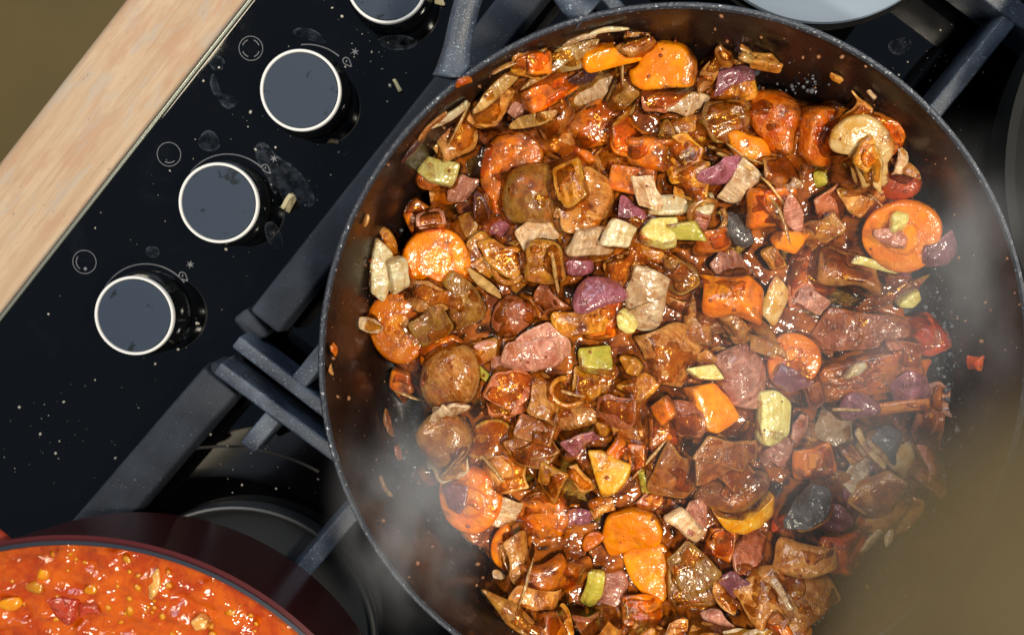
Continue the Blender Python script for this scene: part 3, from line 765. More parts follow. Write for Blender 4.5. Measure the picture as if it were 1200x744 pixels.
#@@FOOD@@
# name, kind, material, x, y, length, width, turn (degrees), label, outline      -- photo pixels, lowest first
FOODS = [
# --- top left
('onion_piece', 'onion', 'onion_tan', 540, 168, 46, 40, 20, 'pinkish tan onion chunk right above the pale yellow leek block', None),
('onion_piece', 'onion', 'onion_tan', 579, 131, 50, 42, 65, 'tan onion chunk upright between the pan wall and the big glazed carrot', None),
('onion_petal', 'petal', 'strip_tan', 588, 103, 74, 15, 38, 'long thin tan onion strip along the upper left pan wall', None),
('onion_piece', 'shell', 'onion_pink', 613, 114, 38, 40, -30, 'pale pink onion square against a dark orange carrot near the upper left wall', None),
('carrot_slice', 'block', 'carrot_glazed', 641, 107, 46, 40, 35, 'dark glazed carrot block beside the pale pink onion square', None),
('onion_skin', 'fold', 'strip_tan', 655, 71, 74, 24, 24, 'long brown folded onion skin left of the topmost carrots', None),
('carrot_slice', 'block', 'carrot_clean', 712, 68, 70, 30, 8, 'orange carrot block seen from its side, leftmost of the topmost pair', [(678,63),(700,55),(747,50),(750,70),(720,78),(683,86),(677,77)]),
('carrot_slice', 'block', 'carrot_clean', 777, 76, 70, 55, 0, 'large bright carrot piece, rightmost of the topmost pair', [(738,81),(750,75),(752,56),(773,48),(796,53),(814,73),(810,104),(768,104),(755,104),(742,96)]),
('onion_piece', 'shell', 'onion_pale', 700, 110, 60, 46, 20, 'silvery translucent onion shell below the topmost carrots', None),
('onion_scrap', 'shell', 'skin_dark', 685, 94, 22, 14, 20, 'small blackened scrap on the silvery onion shell', None),
('leek_piece', 'shell', 'leek_olive', 724, 113, 34, 26, 40, 'olive leek curl right of the silvery onion shell', None),
('carrot_chunk', 'blob', 'carrot_glazed', 702, 146, 46, 40, -10, 'saucy dark orange chunk under the silvery onion shell', None),
('onion_piece', 'shell', 'onion_red', 776, 118, 52, 40, 0, 'translucent brown purple onion square below the large bright carrot', [(751,107),(768,101),(808,107),(793,119),(780,127),(779,137),(752,140)]),
('stalk', 'stick', 'strip_tan', 733, 134, 44, 8, 45, 'pale stalk slanting left of the brown purple onion square', None),
('mushroom_piece', 'blob', 'mushroom_brown', 645, 138, 40, 42, 40, 'grey brown glossy mushroom chunk below the dark glazed carrot block', None),
('onion_petal', 'petal', 'strip_tan', 622, 141, 60, 14, 25, 'thin tan onion strip above the big glazed carrot', None),
('onion_petal', 'petal', 'onion_tan', 830, 89, 44, 18, 65, 'translucent tan petal standing left of the lone mauve onion', None),
('onion_piece', 'shell', 'onion_purple', 866, 95, 50, 34, 0, 'mauve onion petal alone near the upper wall', [(844,84),(865,76),(890,84),(888,99),(860,109),(839,114),(842,96)]),
('onion_piece', 'shell', 'onion_pale', 808, 128, 42, 24, -8, 'pale yellow onion bit right of the brown purple onion square', None),
('leek_piece', 'block', 'leek_gold', 802, 155, 48, 38, 10, 'golden leek chunk below the pale yellow onion bit', None),
('leek_piece', 'leek', 'leek_olive', 850, 140, 36, 32, 20, 'olive leek chunk left of the saucy red carrot lump', None),
('onion_petal', 'petal', 'leek_olive', 782, 168, 20, 50, 5, 'olive green petal left edge of the golden leek chunk', None),
('mushroom_piece', 'fold', 'leek_gold', 808, 196, 38, 62, 15, 'gold brown folded mushroom under the golden leek chunk', None),
('carrot_slice', 'wedge', 'carrot_clean', 874, 172, 48, 36, -45, 'bright carrot wedge in a nest of onion threads', None),
('onion_petal', 'stick', 'strip_tan', 850, 181, 50, 5, -30, 'thin onion thread crossing left of the bright carrot wedge', None),
('onion_petal', 'stick', 'strip_tan', 862, 190, 46, 4, -18, 'lower onion thread beneath the bright carrot wedge', None),
('onion_piece', 'shell', 'onion_purple', 845, 203, 38, 26, 20, 'purple onion scrap below the onion threads', None),
('onion_piece', 'shell', 'onion_pale', 862, 218, 40, 34, 60, 'pale translucent onion below the purple scrap', None),
('carrot_chunk', 'blob', 'carrot_glazed', 736, 157, 42, 34, 15, 'brown glazed carrot lump left of the golden leek chunk', None),
('carrot_chunk', 'blob', 'carrot_glazed', 760, 178, 44, 36, -5, 'reddish saucy lump left of the gold brown folded mushroom', None),
('carrot_slice', 'half', 'carrot_glazed', 676, 186, 40, 26, 20, 'small dark orange half carrot above the ribbed tan onion', None),
('onion_piece', 'shell', 'onion_tan', 655, 168, 40, 28, 5, 'brown translucent onion between the glossy mushroom chunk and the small half carrot', None),
('carrot_slice', 'block', 'carrot_glazed', 742, 212, 44, 32, -5, 'carrot block right of the ribbed tan onion', None),
('onion_petal', 'petal', 'onion_tan', 706, 190, 44, 24, 55, 'brown onion petal left of the reddish saucy lump', None),
('onion_piece', 'shell', 'onion_pale', 757, 226, 26, 38, 15, 'pale onion leaf right of the carrot block', None),
# --- left
('carrot_slice', 'coin', 'carrot_glazed', 598, 200, 75, 90, 0, 'large carrot slice glazed brown on top, right of the pale yellow leek block', [(563,205),(566,177),(582,160),(607,153),(630,162),(639,182),(628,197),(606,206),(598,222),(600,246),(582,251),(568,234)]),
('onion_piece', 'shell', 'onion_tan', 518, 228, 32, 26, -30, 'tan onion petal under the pale yellow leek block', None),
('onion_piece', 'shell', 'onion_pink', 543, 222, 20, 36, -15, 'lavender onion slip right below the pale yellow leek block', None),
('leek_piece', 'block', 'leek_pale', 515, 202, 50, 28, -13, 'pale yellow green leek block at the left end of the stew', [(491,202),(500,185),(541,194),(538,208),(531,220),(505,214)]),
('onion_piece', 'petal', 'skin_dark', 564, 248, 16, 42, 15, 'dark purple skin strip under the large glazed carrot slice', None),
('leek_piece', 'petal', 'leek_olive', 545, 265, 42, 24, 50, 'shiny greenish petal above the left carrot coins', None),
('mushroom_piece', 'dome', 'leek_olive', 628, 230, 64, 66, 20, 'large olive brown glassy mushroom cap right of the glazed carrot slice', None),
('carrot_slice', 'coin', 'carrot_pink', 514, 303, 68, 66, 0, 'round pinkish carrot coin, upper of the two at the left', None),
('carrot_slice', 'coin', 'carrot', 469, 381, 68, 72, 0, 'round carrot coin nearest the left wall, lower of the two', None),
('leek_piece', 'leek', 'leek_white', 445, 321, 52, 22, 92, 'upright pale leek stick at the far left edge of the stew', None),
('leek_piece', 'leek', 'leek_white', 470, 318, 32, 20, 105, 'short pale leek bit left of the pinkish carrot coin', None),
('onion_piece', 'shell', 'onion_tan', 500, 346, 36, 22, -25, 'brown onion scrap under the pinkish carrot coin', None),
('leek_piece', 'leek', 'leek_olive', 543, 347, 70, 50, -52, 'olive translucent leek slab overlapping the pinkish carrot coin', [(514,324),(528,309),(549,327),(575,362),(563,376),(536,386),(525,363)]),
('onion_piece', 'shell', 'leek_olive', 507, 379, 44, 36, 35, 'pale olive onion petal lying on the lower left carrot coin', None),
('mushroom_piece', 'fold', 'leek_gold', 573, 299, 54, 36, -60, 'gold brown mushroom strip right of the pinkish carrot coin', None),
('mushroom_piece', 'ring', 'mushroom_tan', 598, 312, 42, 38, 60, 'curled brown mushroom with a dark hole', None),
('onion_petal', 'petal', 'strip_tan', 568, 333, 54, 10, -45, 'thin tan edge of onion right of the olive leek slab', None),
('leek_piece', 'leek', 'leek_gold', 638, 304, 46, 40, 80, 'ribbed golden leek block under the olive brown mushroom cap', [(616,292),(622,280),(646,282),(659,290),(660,326),(645,333),(618,328)]),
('onion_piece', 'ball', 'onion_red', 601, 368, 44, 40, 10, 'round dark red onion below the curled mushroom', None),
('onion_piece', 'shell', 'onion_red', 636, 354, 36, 34, 10, 'flat red brown onion right of the round dark red onion', None),
# --- centre
('onion_piece', 'onion', 'onion_tan', 695, 236, 58, 62, 80, 'large ribbed tan onion in the upper middle', None),
('onion_piece', 'onion', 'leek_gold', 662, 212, 30, 46, 15, 'gold translucent onion left of the large ribbed tan onion', None),
('leek_piece', 'leek', 'onion_pale', 695, 282, 46, 34, 0, 'pale green translucent leek roll in the upper middle', None),
('leek_piece', 'leek', 'leek_white', 725, 275, 26, 34, 80, 'whitish leek block at the end of the pale green roll', None),
('leek_piece', 'stick', 'leek_olive', 705, 300, 46, 12, 5, 'olive sliver under the pale green roll', None),
('leek_piece', 'leek', 'leek_white', 794, 241, 58, 22, -3, 'pale ribbed leek bar above the bright yellow leek', None),
('onion_petal', 'ring', 'leek_olive', 830, 254, 38, 46, 60, 'translucent yellow onion loop right of the pale leek bar', None),
('leek_piece', 'block', 'leek_green', 806, 272, 22, 32, 80, 'green end piece right of the bright yellow leek', None),
('leek_piece', 'block', 'leek_pale', 771, 273, 46, 34, 5, 'bright yellow white leek block in the middle of the stew', [(747,276),(763,257),(793,258),(792,289),(778,292),(751,284)]),
('leek_piece', 'wedge', 'leek_olive', 793, 318, 44, 36, -60, 'olive green leek wedge below the bright yellow block', None),
('mushroom_piece', 'blob', 'mushroom_tan', 735, 316, 44, 34, 25, 'glinting pale mushroom bit left of the olive wedge', None),
('onion_piece', 'onion', 'onion_pale', 760, 349, 62, 40, 85, 'upright pale onion with a brown top in the centre', None),
('onion_piece', 'ball', 'onion_purple', 701, 346, 56, 36, 10, 'shiny purple onion lump left of the upright pale onion', None),
('onion_scrap', 'shell', 'onion_purple', 681, 313, 32, 16, 0, 'small violet onion scrap above the shiny purple lump', None),
('leek_piece', 'leek', 'leek_gold', 682, 378, 60, 26, 6, 'flat golden leek bar under the shiny purple lump', None),
('leek_piece', 'wedge', 'leek_pale', 733, 375, 26, 16, -60, 'small yellow leek chip right of the golden bar', None),
('skin_scrap', 'shell', 'skin_grey', 866, 268, 34, 16, -45, 'dark grey skin scrap above the pale pink fan of onion', None),
('carrot_chunk', 'blob', 'carrot_glazed', 832, 281, 34, 30, 20, 'dark orange lump between the onion loop and the pale pink fan', None),
('onion_piece', 'shell', 'onion_pink', 860, 312, 58, 40, 0, 'pale pink striped onion fan right of centre', [(831,313),(844,289),(865,297),(889,317),(880,329),(857,332),(838,326)]),
('carrot_chunk', 'blob', 'carrot', 846, 349, 66, 46, -10, 'lumpy orange chunk beneath the pale pink fan', None),
# --- upper right
('tomato_chunk', 'blob', 'tomato_pink', 899, 145, 55, 60, 0, 'saucy red orange lump at the upper right wall', [(870,133),(886,112),(909,113),(931,126),(929,154),(921,179),(898,180),(886,165)]),
('tomato_chunk', 'block', 'tomato_pink', 953, 161, 54, 62, 0, 'pinkish red block left of the whole mushroom slice', [(928,141),(937,128),(972,127),(981,138),(974,161),(972,190),(944,196),(926,184)]),
('mushroom_piece', 'shell', 'mushroom_brown', 915, 203, 44, 26, -15, 'brown translucent mushroom under the red orange lump', None),
('onion_scrap', 'shell', 'onion_pale', 922, 221, 24, 16, 10, 'small whitish onion bit left of the green cube', None),
('onion_piece', 'shell', 'onion_purple', 985, 206, 34, 28, -30, 'purple onion bit below the whole mushroom slice', None),
('leek_piece', 'block', 'leek_green', 963, 208, 18, 20, 15, 'tiny green leek cube under the pinkish red block', None),
('onion_piece', 'shell', 'onion_red', 975, 236, 38, 40, 30, 'glossy red purple onion below the tiny green cube', None),
('leek_piece', 'block', 'leek_white', 1002, 240, 21, 17, -5, 'small cream square right of the glossy red purple onion', None),
('tomato_chunk', 'ball', 'tomato', 1053, 216, 44, 44, 0, 'shiny red tomato lump against the right wall', None),
('onion_petal', 'petal', 'onion_tan', 1058, 198, 42, 12, -50, 'clear onion edge hugging the shiny red tomato lump', None),
('onion_piece', 'shell', 'onion_tan', 1018, 248, 54, 30, -20, 'saucy tan onion between the cream square and the right carrot coin', None),
('carrot_slice', 'coin', 'carrot_pink', 1055, 277, 80, 70, 0, 'pale carrot coin at the right wall with a pink onion on it', None),
('onion_piece', 'shell', 'onion_pink', 1042, 280, 32, 20, -20, 'pink onion scrap lying on the right carrot coin', None),
('leek_piece', 'wedge', 'leek_pale', 1054, 262, 24, 18, 60, 'cream leek chip on the upper half of the right carrot coin', None),
('carrot_chunk', 'blob', 'carrot_glazed', 896, 246, 44, 56, 0, 'glazed red orange carrot lump with a glossy side', None),
('carrot_slice', 'block', 'carrot_clean', 922, 279, 30, 26, -20, 'bright orange carrot end below the glazed lump', None),
('onion_petal', 'petal', 'onion_pink', 929, 250, 44, 18, -70, 'pink onion rim right of the glazed red orange lump', None),
('mushroom_piece', 'fold', 'mushroom_tan', 962, 272, 46, 30, 20, 'creased tan mushroom left of the right carrot coin', None),
('onion_piece', 'shell', 'onion_red', 950, 326, 42, 40, -40, 'dark red translucent onion below the bright carrot end', None),
('mushroom_piece', 'blob', 'mushroom_brown', 995, 322, 54, 44, -15, 'dull brown mushroom lump left of the long pale stalk', None),
('stalk', 'stick', 'leek_pale', 1028, 312, 46, 9, -12, 'long pale yellow stalk below the right carrot coin', None),
('onion_piece', 'shell', 'onion_purple', 1092, 296, 30, 36, 20, 'purple onion edge squeezed between the right carrot coin and the wall', None),
('leek_piece', 'stick', 'leek_olive', 1044, 345, 62, 13, 33, 'long olive strip below the long pale stalk', None),
('leek_piece', 'wedge', 'leek_pale', 1064, 350, 24, 16, 25, 'small pale chip beside the bare pan floor at right', None),
('mushroom_slice', 'fold', 'mushroom_cream', 911, 352, 44, 36, 55, 'cream edged mushroom fold right of the lumpy orange chunk', None),
('stalk', 'stick', 'mushroom_cream', 944, 368, 22, 10, 8, 'short cream stub right of the mushroom fold', None),
('onion_piece', 'shell', 'onion_pink', 951, 352, 28, 20, -30, 'pink purple chip between the mushroom fold and the dark red onion', None),
# --- right
('onion_piece', 'shell', 'onion_red', 1006, 387, 90, 52, -14, 'very large red brown onion shell on the right', None),
('carrot_slice', 'coin', 'carrot', 930, 424, 56, 56, 0, 'carrot coin half covered by a purple onion on the right', None),
('onion_piece', 'shell', 'onion_purple', 923, 440, 36, 34, 0, 'purple onion square covering the right half hidden carrot coin', None),
('carrot_chunk', 'block', 'carrot_glazed', 1002, 434, 74, 48, 15, 'orange chunk with a pale centre under the very large onion shell', None),
('leek_piece', 'wedge', 'leek_white', 1000, 434, 28, 14, 40, 'pale core bit on the orange chunk at right', None),
('onion_piece', 'shell', 'onion_red', 1062, 418, 36, 40, 10, 'red onion square at the right edge of the stew', None),
('onion_piece', 'shell', 'onion_purple', 1060, 455, 36, 32, -20, 'glinting purple onion below the red onion square', None),
('onion_piece', 'shell', 'onion_pink', 858, 442, 70, 44, -60, 'long mauve onion right of the orange cube', None),
('carrot_slice', 'stick', 'carrot_pink', 1042, 474, 74, 16, 12, 'long slanting orange strip under the glinting purple onion', None),
('onion_piece', 'shell', 'onion_red', 1087, 505, 28, 50, -5, 'tan red onion at the far right edge', None),
('onion_piece', 'ball', 'onion_purple', 1003, 476, 44, 26, 5, 'dark violet wet lump left of the slanting strip', None),
('mushroom_slice', 'dome', 'mushroom_cream', 1034, 528, 70, 58, -30, 'open pale mushroom with a grey hollow on the right', None),
('mushroom_slice', 'shell', 'skin_grey', 1038, 516, 40, 22, -55, 'grey gill flap in the open pale mushroom', None),
('onion_petal', 'stick', 'mushroom_cream', 1021, 527, 48, 8, -58, 'cream rib on the open pale mushroom', None),
('onion_piece', 'shell', 'onion_pale', 1000, 551, 38, 30, 70, 'whitish onion scale left of the open pale mushroom', None),
('carrot_chunk', 'blob', 'carrot', 951, 540, 44, 34, 10, 'orange saucy chunk above the grey capped mushroom', None),
('onion_petal', 'shell', 'onion_purple', 993, 594, 18, 46, 5, 'upright mauve onion strip right of the grey capped mushroom', None),
('onion_piece', 'shell', 'onion_purple', 972, 606, 30, 28, 50, 'purple onion behind the gold half of the grey capped mushroom', None),
('mushroom_piece', 'fold', 'mushroom_tan', 1034, 590, 60, 46, 45, 'folded tan mushroom at the lower right edge', None),
('tomato_chunk', 'blob', 'tomato', 989, 640, 46, 36, 20, 'speckled red tomato pulp at the lower right edge', None),
('onion_petal', 'petal', 'onion_pale', 1020, 631, 34, 14, 45, 'pale glossy onion rim at the lower right edge', None),
('leek_piece', 'block', 'leek_gold', 884, 514, 36, 30, 60, 'gold base of the tall cream chunk', None),
('mushroom_slice', 'block', 'leek_pale', 903, 489, 36, 62, 0, 'tall cream yellow chunk right of the orange cube', [(886,458),(903,455),(923,470),(921,508),(906,518),(893,521),(884,512),(885,492)]),
# --- middle left
('carrot_slice', 'half', 'carrot', 515, 406, 54, 30, 20, 'carrot half just right of the lower left carrot coin', None),
('mushroom_piece', 'dome', 'onion_tan', 527, 440, 78, 58, 35, 'big glossy tan mushroom below the lower left carrot coin', None),
('leek_piece', 'stick', 'leek_green', 568, 440, 34, 9, -50, 'thin green leek sliver right of the big glossy mushroom', None),
('onion_piece', 'fold', 'onion_pale', 524, 480, 42, 20, 30, 'folded pale onion skin above the round tan button', None),
('mushroom_piece', 'ball', 'mushroom_tan', 521, 514, 58, 54, 20, 'round tan mushroom button at the left edge of the bare pan', None),
('onion_piece', 'cup', 'leek_gold', 569, 515, 54, 44, -5, 'little onion cup holding orange sauce', None),
('onion_piece', 'onion', 'onion_pink', 634, 414, 62, 40, 10, 'pale pink onion block below the round dark red onion', None),
('mushroom_piece', 'fold', 'onion_red', 604, 464, 54, 44, 25, 'red brown creased onion left of the curled gold mushroom', None),
('onion_piece', 'shell', 'onion_tan', 638, 470, 32, 52, 15, 'smooth tan onion next to the curled gold mushroom', None),
('onion_piece', 'shell', 'onion_tan', 594, 550, 50, 34, 15, 'flat translucent brown onion above the spotted carrot coin', None),
('mushroom_piece', 'fold', 'mushroom_brown', 630, 522, 54, 44, -30, 'wrinkled dark mushroom right of the little onion cup', None),
('mushroom_piece', 'ring', 'mushroom_tan', 664, 455, 34, 42, 90, 'curled rim of the gold mushroom left of centre', None),
('mushroom_piece', 'shell', 'leek_gold', 700, 455, 46, 40, -5, 'gold brown mushroom sheet under the green leek tile', None),
('leek_piece', 'block', 'leek_green', 700, 421, 32, 24, -10, 'green yellow leek tile in the middle', None),
('leek_piece', 'wedge', 'leek_gold', 739, 427, 26, 20, -30, 'small gold leek wedge right of the green tile', None),
('carrot_chunk', 'blob', 'leek_gold', 752, 449, 42, 30, 0, 'golden brown lump right of the gold mushroom sheet', None),
('onion_piece', 'shell', 'onion_tan', 780, 415, 56, 50, 50, 'orange brown translucent onion slab in the centre', None),
('onion_piece', 'shell', 'onion_red', 720, 482, 38, 40, 5, 'reddish brown onion square below the gold mushroom sheet', None),
('leek_piece', 'block', 'leek_pale', 830, 437, 32, 14, -3, 'pale yellow leek bar just above the orange cube', None),
('carrot_slice', 'block', 'carrot_clean', 830, 476, 56, 58, 0, 'smooth bright orange carrot cube in the middle right', [(801,454),(834,448),(848,461),(861,492),(830,506),(815,500)]),
('carrot_chunk', 'block', 'carrot_glazed', 775, 507, 28, 36, 5, 'small brown orange carrot block left of the orange cube', None),
('onion_piece', 'shell', 'onion_red', 797, 482, 28, 46, 15, 'red onion strip left of the orange cube', None),
('onion_piece', 'shell', 'onion_purple', 683, 516, 36, 22, 25, 'dark violet onion left of the pale gold mushroom', None),
('onion_piece', 'onion', 'mushroom_brown', 788, 551, 50, 56, 70, 'large brown glossy onion below the small carrot block', None),
('mushroom_piece', 'fold', 'mushroom_brown', 848, 538, 80, 42, -8, 'layered brown mushroom under the orange cube', None),
('mushroom_slice', 'block', 'mushroom_gold', 715, 552, 54, 50, 0, 'pale gold mushroom chunk in the lower middle', [(688,528),(706,529),(722,538),(743,543),(735,561),(722,576),(706,579),(697,556)]),
('leek_piece', 'stick', 'leek_green', 754, 560, 36, 12, -75, 'yellow green leek sliver right of the pale gold mushroom', None),
('skin_scrap', 'shell', 'skin_dark', 738, 567, 26, 16, 40, 'dark purple skin bit under the pale gold mushroom', None),
# --- bottom
('onion_petal', 'petal', 'onion_tan', 560, 627, 38, 24, -5, 'translucent orange onion under the spotted carrot coin', None),
('carrot_slice', 'coin', 'carrot', 552, 582, 68, 70, 0, 'carrot coin spotted with a dark onion scrap at lower left', None),
('onion_scrap', 'shell', 'onion_purple', 536, 581, 20, 24, 10, 'dark onion scrap stuck on the lower left carrot coin', None),
('carrot_slice', 'coin', 'carrot_glazed', 636, 600, 56, 58, 0, 'glazed carrot slice left of the purple shard', None),
('onion_piece', 'shell', 'onion_pale', 597, 598, 30, 26, 70, 'small pale tan onion petal right of the spotted carrot coin', None),
('onion_petal', 'petal', 'onion_purple', 674, 603, 42, 18, 5, 'pointed purple onion shard in the lower left', None),
('stalk', 'stick', 'leek_gold', 665, 628, 30, 10, 85, 'short yellow stalk below the purple shard', None),
('carrot_slice', 'half', 'carrot', 592, 645, 60, 30, 110, 'gold orange carrot crescent at the lower left edge', None),
('onion_piece', 'onion', 'onion_tan', 615, 648, 50, 34, -70, 'striped tan onion on the carrot crescent', None),
('carrot_chunk', 'blob', 'carrot_glazed', 640, 668, 46, 62, 10, 'brown orange glazed lump at the lower left', None),
('onion_petal', 'petal', 'onion_pale', 588, 679, 30, 14, -45, 'pale onion slip under the carrot crescent', None),
('leek_piece', 'leek', 'leek_olive', 607, 711, 64, 18, -32, 'olive yellow leek strip alone at the bottom left edge', None),
('onion_piece', 'shell', 'onion_tan', 632, 701, 50, 22, -15, 'glossy tan onion just above the olive yellow leek strip', None),
('carrot_slice', 'coin', 'carrot_clean', 738, 615, 68, 56, 0, 'bright carrot coin, upper of the overlapping pair at the bottom', [(705,628),(710,602),(738,591),(766,596),(775,618),(771,633),(740,640),(715,651)]),
('carrot_slice', 'coin', 'carrot_clean', 761, 667, 66, 70, 0, 'bright lumpy carrot, lower of the overlapping pair at the bottom', [(728,648),(738,634),(769,632),(794,654),(792,677),(777,700),(764,702),(738,677)]),
('carrot_chunk', 'blob', 'carrot_glazed', 675, 665, 32, 38, 20, 'orange lump left of the green streaked leek', None),
('onion_piece', 'onion', 'onion_pink', 715, 684, 50, 32, 70, 'pinkish onion shell left of the lower bright carrot', None),
('leek_piece', 'leek', 'leek_green', 695, 683, 50, 20, 78, 'green streaked leek in the bottom left', None),
('onion_piece', 'shell', 'onion_red', 700, 724, 52, 36, 20, 'saucy red onion at the bottom edge below the green streaked leek', None),
('carrot_chunk', 'blob', 'carrot_glazed', 758, 722, 48, 34, 0, 'dull orange lump below the lower bright carrot', None),
('onion_piece', 'leek', 'onion_pale', 803, 614, 42, 24, -40, 'pale striped onion tube right of the upper bright carrot', None),
('onion_piece', 'shell', 'onion_pink', 814, 596, 32, 26, 30, 'mauve onion chip above the pale striped tube', None),
('mushroom_slice', 'dome', 'mushroom_brown', 858, 576, 72, 46, 10, 'brown domed mushroom cap with an orange cut edge', None),
('mushroom_slice', 'block', 'mushroom_gold', 868, 604, 74, 40, 0, 'orange cut edge of the brown domed mushroom', [(832,594),(850,602),(866,604),(886,596),(903,573),(904,597),(890,615),(871,623),(850,617)]),
('stalk', 'stick', 'leek_pale', 853, 648, 46, 12, 76, 'upright yellow stalk below the domed mushroom', None),
('onion_piece', 'shell', 'onion_red', 882, 644, 34, 44, 10, 'dark red brown onion right of the upright yellow stalk', None),
('mushroom_piece', 'fold', 'leek_olive', 808, 678, 44, 66, 15, 'olive tan mushroom right of the lower bright carrot', None),
('onion_petal', 'petal', 'onion_tan', 848, 697, 44, 20, -65, 'orange tan onion petal above the mauve triangle', None),
('onion_piece', 'shell', 'onion_purple', 864, 682, 30, 30, 20, 'glinting violet onion right of the orange tan petal', None),
('onion_piece', 'shell', 'onion_pink', 833, 726, 66, 40, 0, 'mauve triangular onion at the bottom edge', [(800,724),(833,706),(867,730),(843,744),(810,746)]),
('mushroom_piece', 'blob', 'onion_tan', 898, 702, 62, 56, 30, 'orange brown glossy lump at the bottom right', None),
('onion_piece', 'onion', 'onion_tan', 940, 690, 60, 74, 10, 'big olive tan onion with white glints at the bottom right', None),
('leek_piece', 'stick', 'onion_pale', 915, 696, 30, 10, -60, 'whitish strip on the orange brown glossy lump', None),
('carrot_chunk', 'blob', 'onion_tan', 933, 640, 50, 34, 0, 'saucy tan lump under the grey capped mushroom', None),
('tomato_chunk', 'blob', 'tomato', 918, 613, 24, 24, 0, 'small red tomato bit left of the grey capped mushroom', None),
('mushroom_slice', 'block', 'mushroom_gold', 953, 594, 40, 50, 0, 'gold half of the grey capped mushroom', [(934,617),(937,601),(953,580),(962,565),(973,588),(970,602),(954,614),(939,621)]),
('mushroom_slice', 'shell', 'skin_grey', 933, 584, 50, 44, 0, 'smooth grey skin of the grey capped mushroom', [(907,596),(921,570),(937,560),(961,564),(957,585),(942,596),(926,606),(909,606)]),
]
SLICE = ('mushroom_slice', 'mush', 'mushroom_cream', 1008, 175, 68, 84, 0, 'whole pale mushroom slice with its stem standing at the upper right wall',
 [(972,170),(975,151),(990,137),(1011,133),(1030,144),(1043,164),(1044,180),(1035,190),(1040,217),(1030,221),(1016,222),(1003,221),(998,207),(992,176),(980,181)])

# hidden bed of small scraps under and between the big pieces
FILL = [('onion_scrap', ['onion', 'onion', 'shell', 'shell', 'fold', 'blob'], 'onion_tan', 'saucy tan onion scrap wedged between larger vegetables'),
        ('onion_scrap', ['shell', 'onion', 'blob', 'onion'], 'onion_red', 'saucy red onion scrap wedged between larger vegetables'),
        ('mushroom_scrap', ['fold', 'dome', 'mush', 'blob'], 'mushroom_brown', 'dark mushroom scrap wedged between larger vegetables'),
        ('mushroom_scrap', ['fold', 'dome', 'mush', 'blob'], 'mushroom_tan', 'tan mushroom scrap wedged between larger vegetables'),
        ('carrot_scrap', ['blob', 'block', 'half'], 'carrot_glazed', 'glazed carrot scrap wedged between larger vegetables'),
        ('leek_scrap', ['shell', 'leek', 'petal'], 'leek_gold', 'gold leek scrap wedged between larger vegetables'),
        ('onion_scrap', ['petal', 'shell', 'onion'], 'onion_pale', 'pale onion scrap wedged between larger vegetables'),
        ('onion_scrap', ['shell', 'petal'], 'onion_purple', 'purple onion scrap wedged between larger vegetables'),
        ('tomato_scrap', ['blob', 'shell'], 'tomato', 'red tomato scrap wedged between larger vegetables'),
        ('onion_scrap', ['shell', 'onion', 'petal', 'onion'], 'onion_pink', 'pink onion scrap wedged between larger vegetables')]
FW = [4.5, 2.6, 1.0, 2.4, 3.0, 2.0, 3.2, 1.4, .6, 3.4]
recs = []
rf = random.Random(11)
pts = []
def try_pt(mind):
    for _ in range(400):
        x, y = rf.uniform(425, 1115), rf.uniform(40, 760)
        if inside(x, y) and all((x - a) ** 2 + (y - b) ** 2 > mind ** 2 for a, b in pts): pts.append((x, y)); return x, y
    return None
def add_fill(x, y, lo, hi, seed, zmax):
    f = rf.choices(FILL, FW)[0]; k = rf.choice(f[1]); L = rf.uniform(lo, hi); W = L * rf.uniform(.5, .95)
    if k in ('petal',): W = L * rf.uniform(.3, .5)
    if k == 'stick': W = L * .22
    p = settle(k, x, y, L, W, rf.uniform(0, 360), seed, zmax=zmax, zref=ZF + .010); recs.append((p, f[0], f[2], f[3], True))
NB = 210
for i in range(NB):
    q = try_pt(26 if i < 130 else 18)
    if q is None: continue
    add_fill(q[0], q[1], 38, 68, 1000 + i, .019)
for i, (nm, kd, mt, x, y, L, W, rot, lab, poly) in enumerate(FOODS):
    p = settle(kd, x, y, L * 1.16, W * 1.16, rot, 20 + i, poly, lift=.0012 if L < 37 else 0.0); recs.append((p, nm, mt, lab, False))
# scraps dropped where only the bed shows
BIG = len(recs)
hand0 = len([r for r in recs if r[4]])
for i in range(120):
    best = None
    for _ in range(14):
        x, y = rf.uniform(425, 1115), rf.uniform(40, 755)
        if not inside(x, y): continue
        w = at(x, y, ZF + .014); cx_, cy_ = int((w.x - HX0) / HS), int((w.y - HY0) / HS)
        sub = ID[max(cy_ - 6, 0):cy_ + 7, max(cx_ - 6, 0):cx_ + 7]; v = (sub > hand0).mean() + .02 * (H[cy_, cx_] - FLOOR[cy_, cx_]) / .02
        if best is None or v < best[0]: best = (v, x, y)
    if best and best[0] < .16: add_fill(best[1], best[2], 26, 52, 3000 + i, .027)
# threads and thin strips lying across the stew
for i in range(16):
    for _ in range(60):
        x, y = rf.uniform(440, 1090), rf.uniform(60, 720)
        if inside(x, y): break
    p = settle('stick', x, y, rf.uniform(30, 58), rf.uniform(2.4, 4.4), rf.uniform(0, 180), 5000 + i, tilt=(0, 0), lift=.0002)
    recs.append((p, 'onion_thread', 'strip_tan', 'thin tan onion thread wedged between larger vegetables', True))
# the mushroom slice leans on top of everything at the upper right
ms = settle(*SLICE[1:2], *SLICE[3:8], 900, SLICE[9], tilt=(-.05, -.08), lift=.0045, zmax=.040); recs.append((ms, SLICE[0], SLICE[2], SLICE[8], False))
st1 = settle('stick', 1008, 199, 46, 11, -72, 901, tilt=(0, -.05), zmax=.044); st2 = settle('stick', 1028, 199, 44, 11, -78, 902, tilt=(0, -.05), zmax=.044)
pocket = settle('blob', 1018, 180, 34, 18, -70, 903, tilt=(0, 0), zmax=.043)

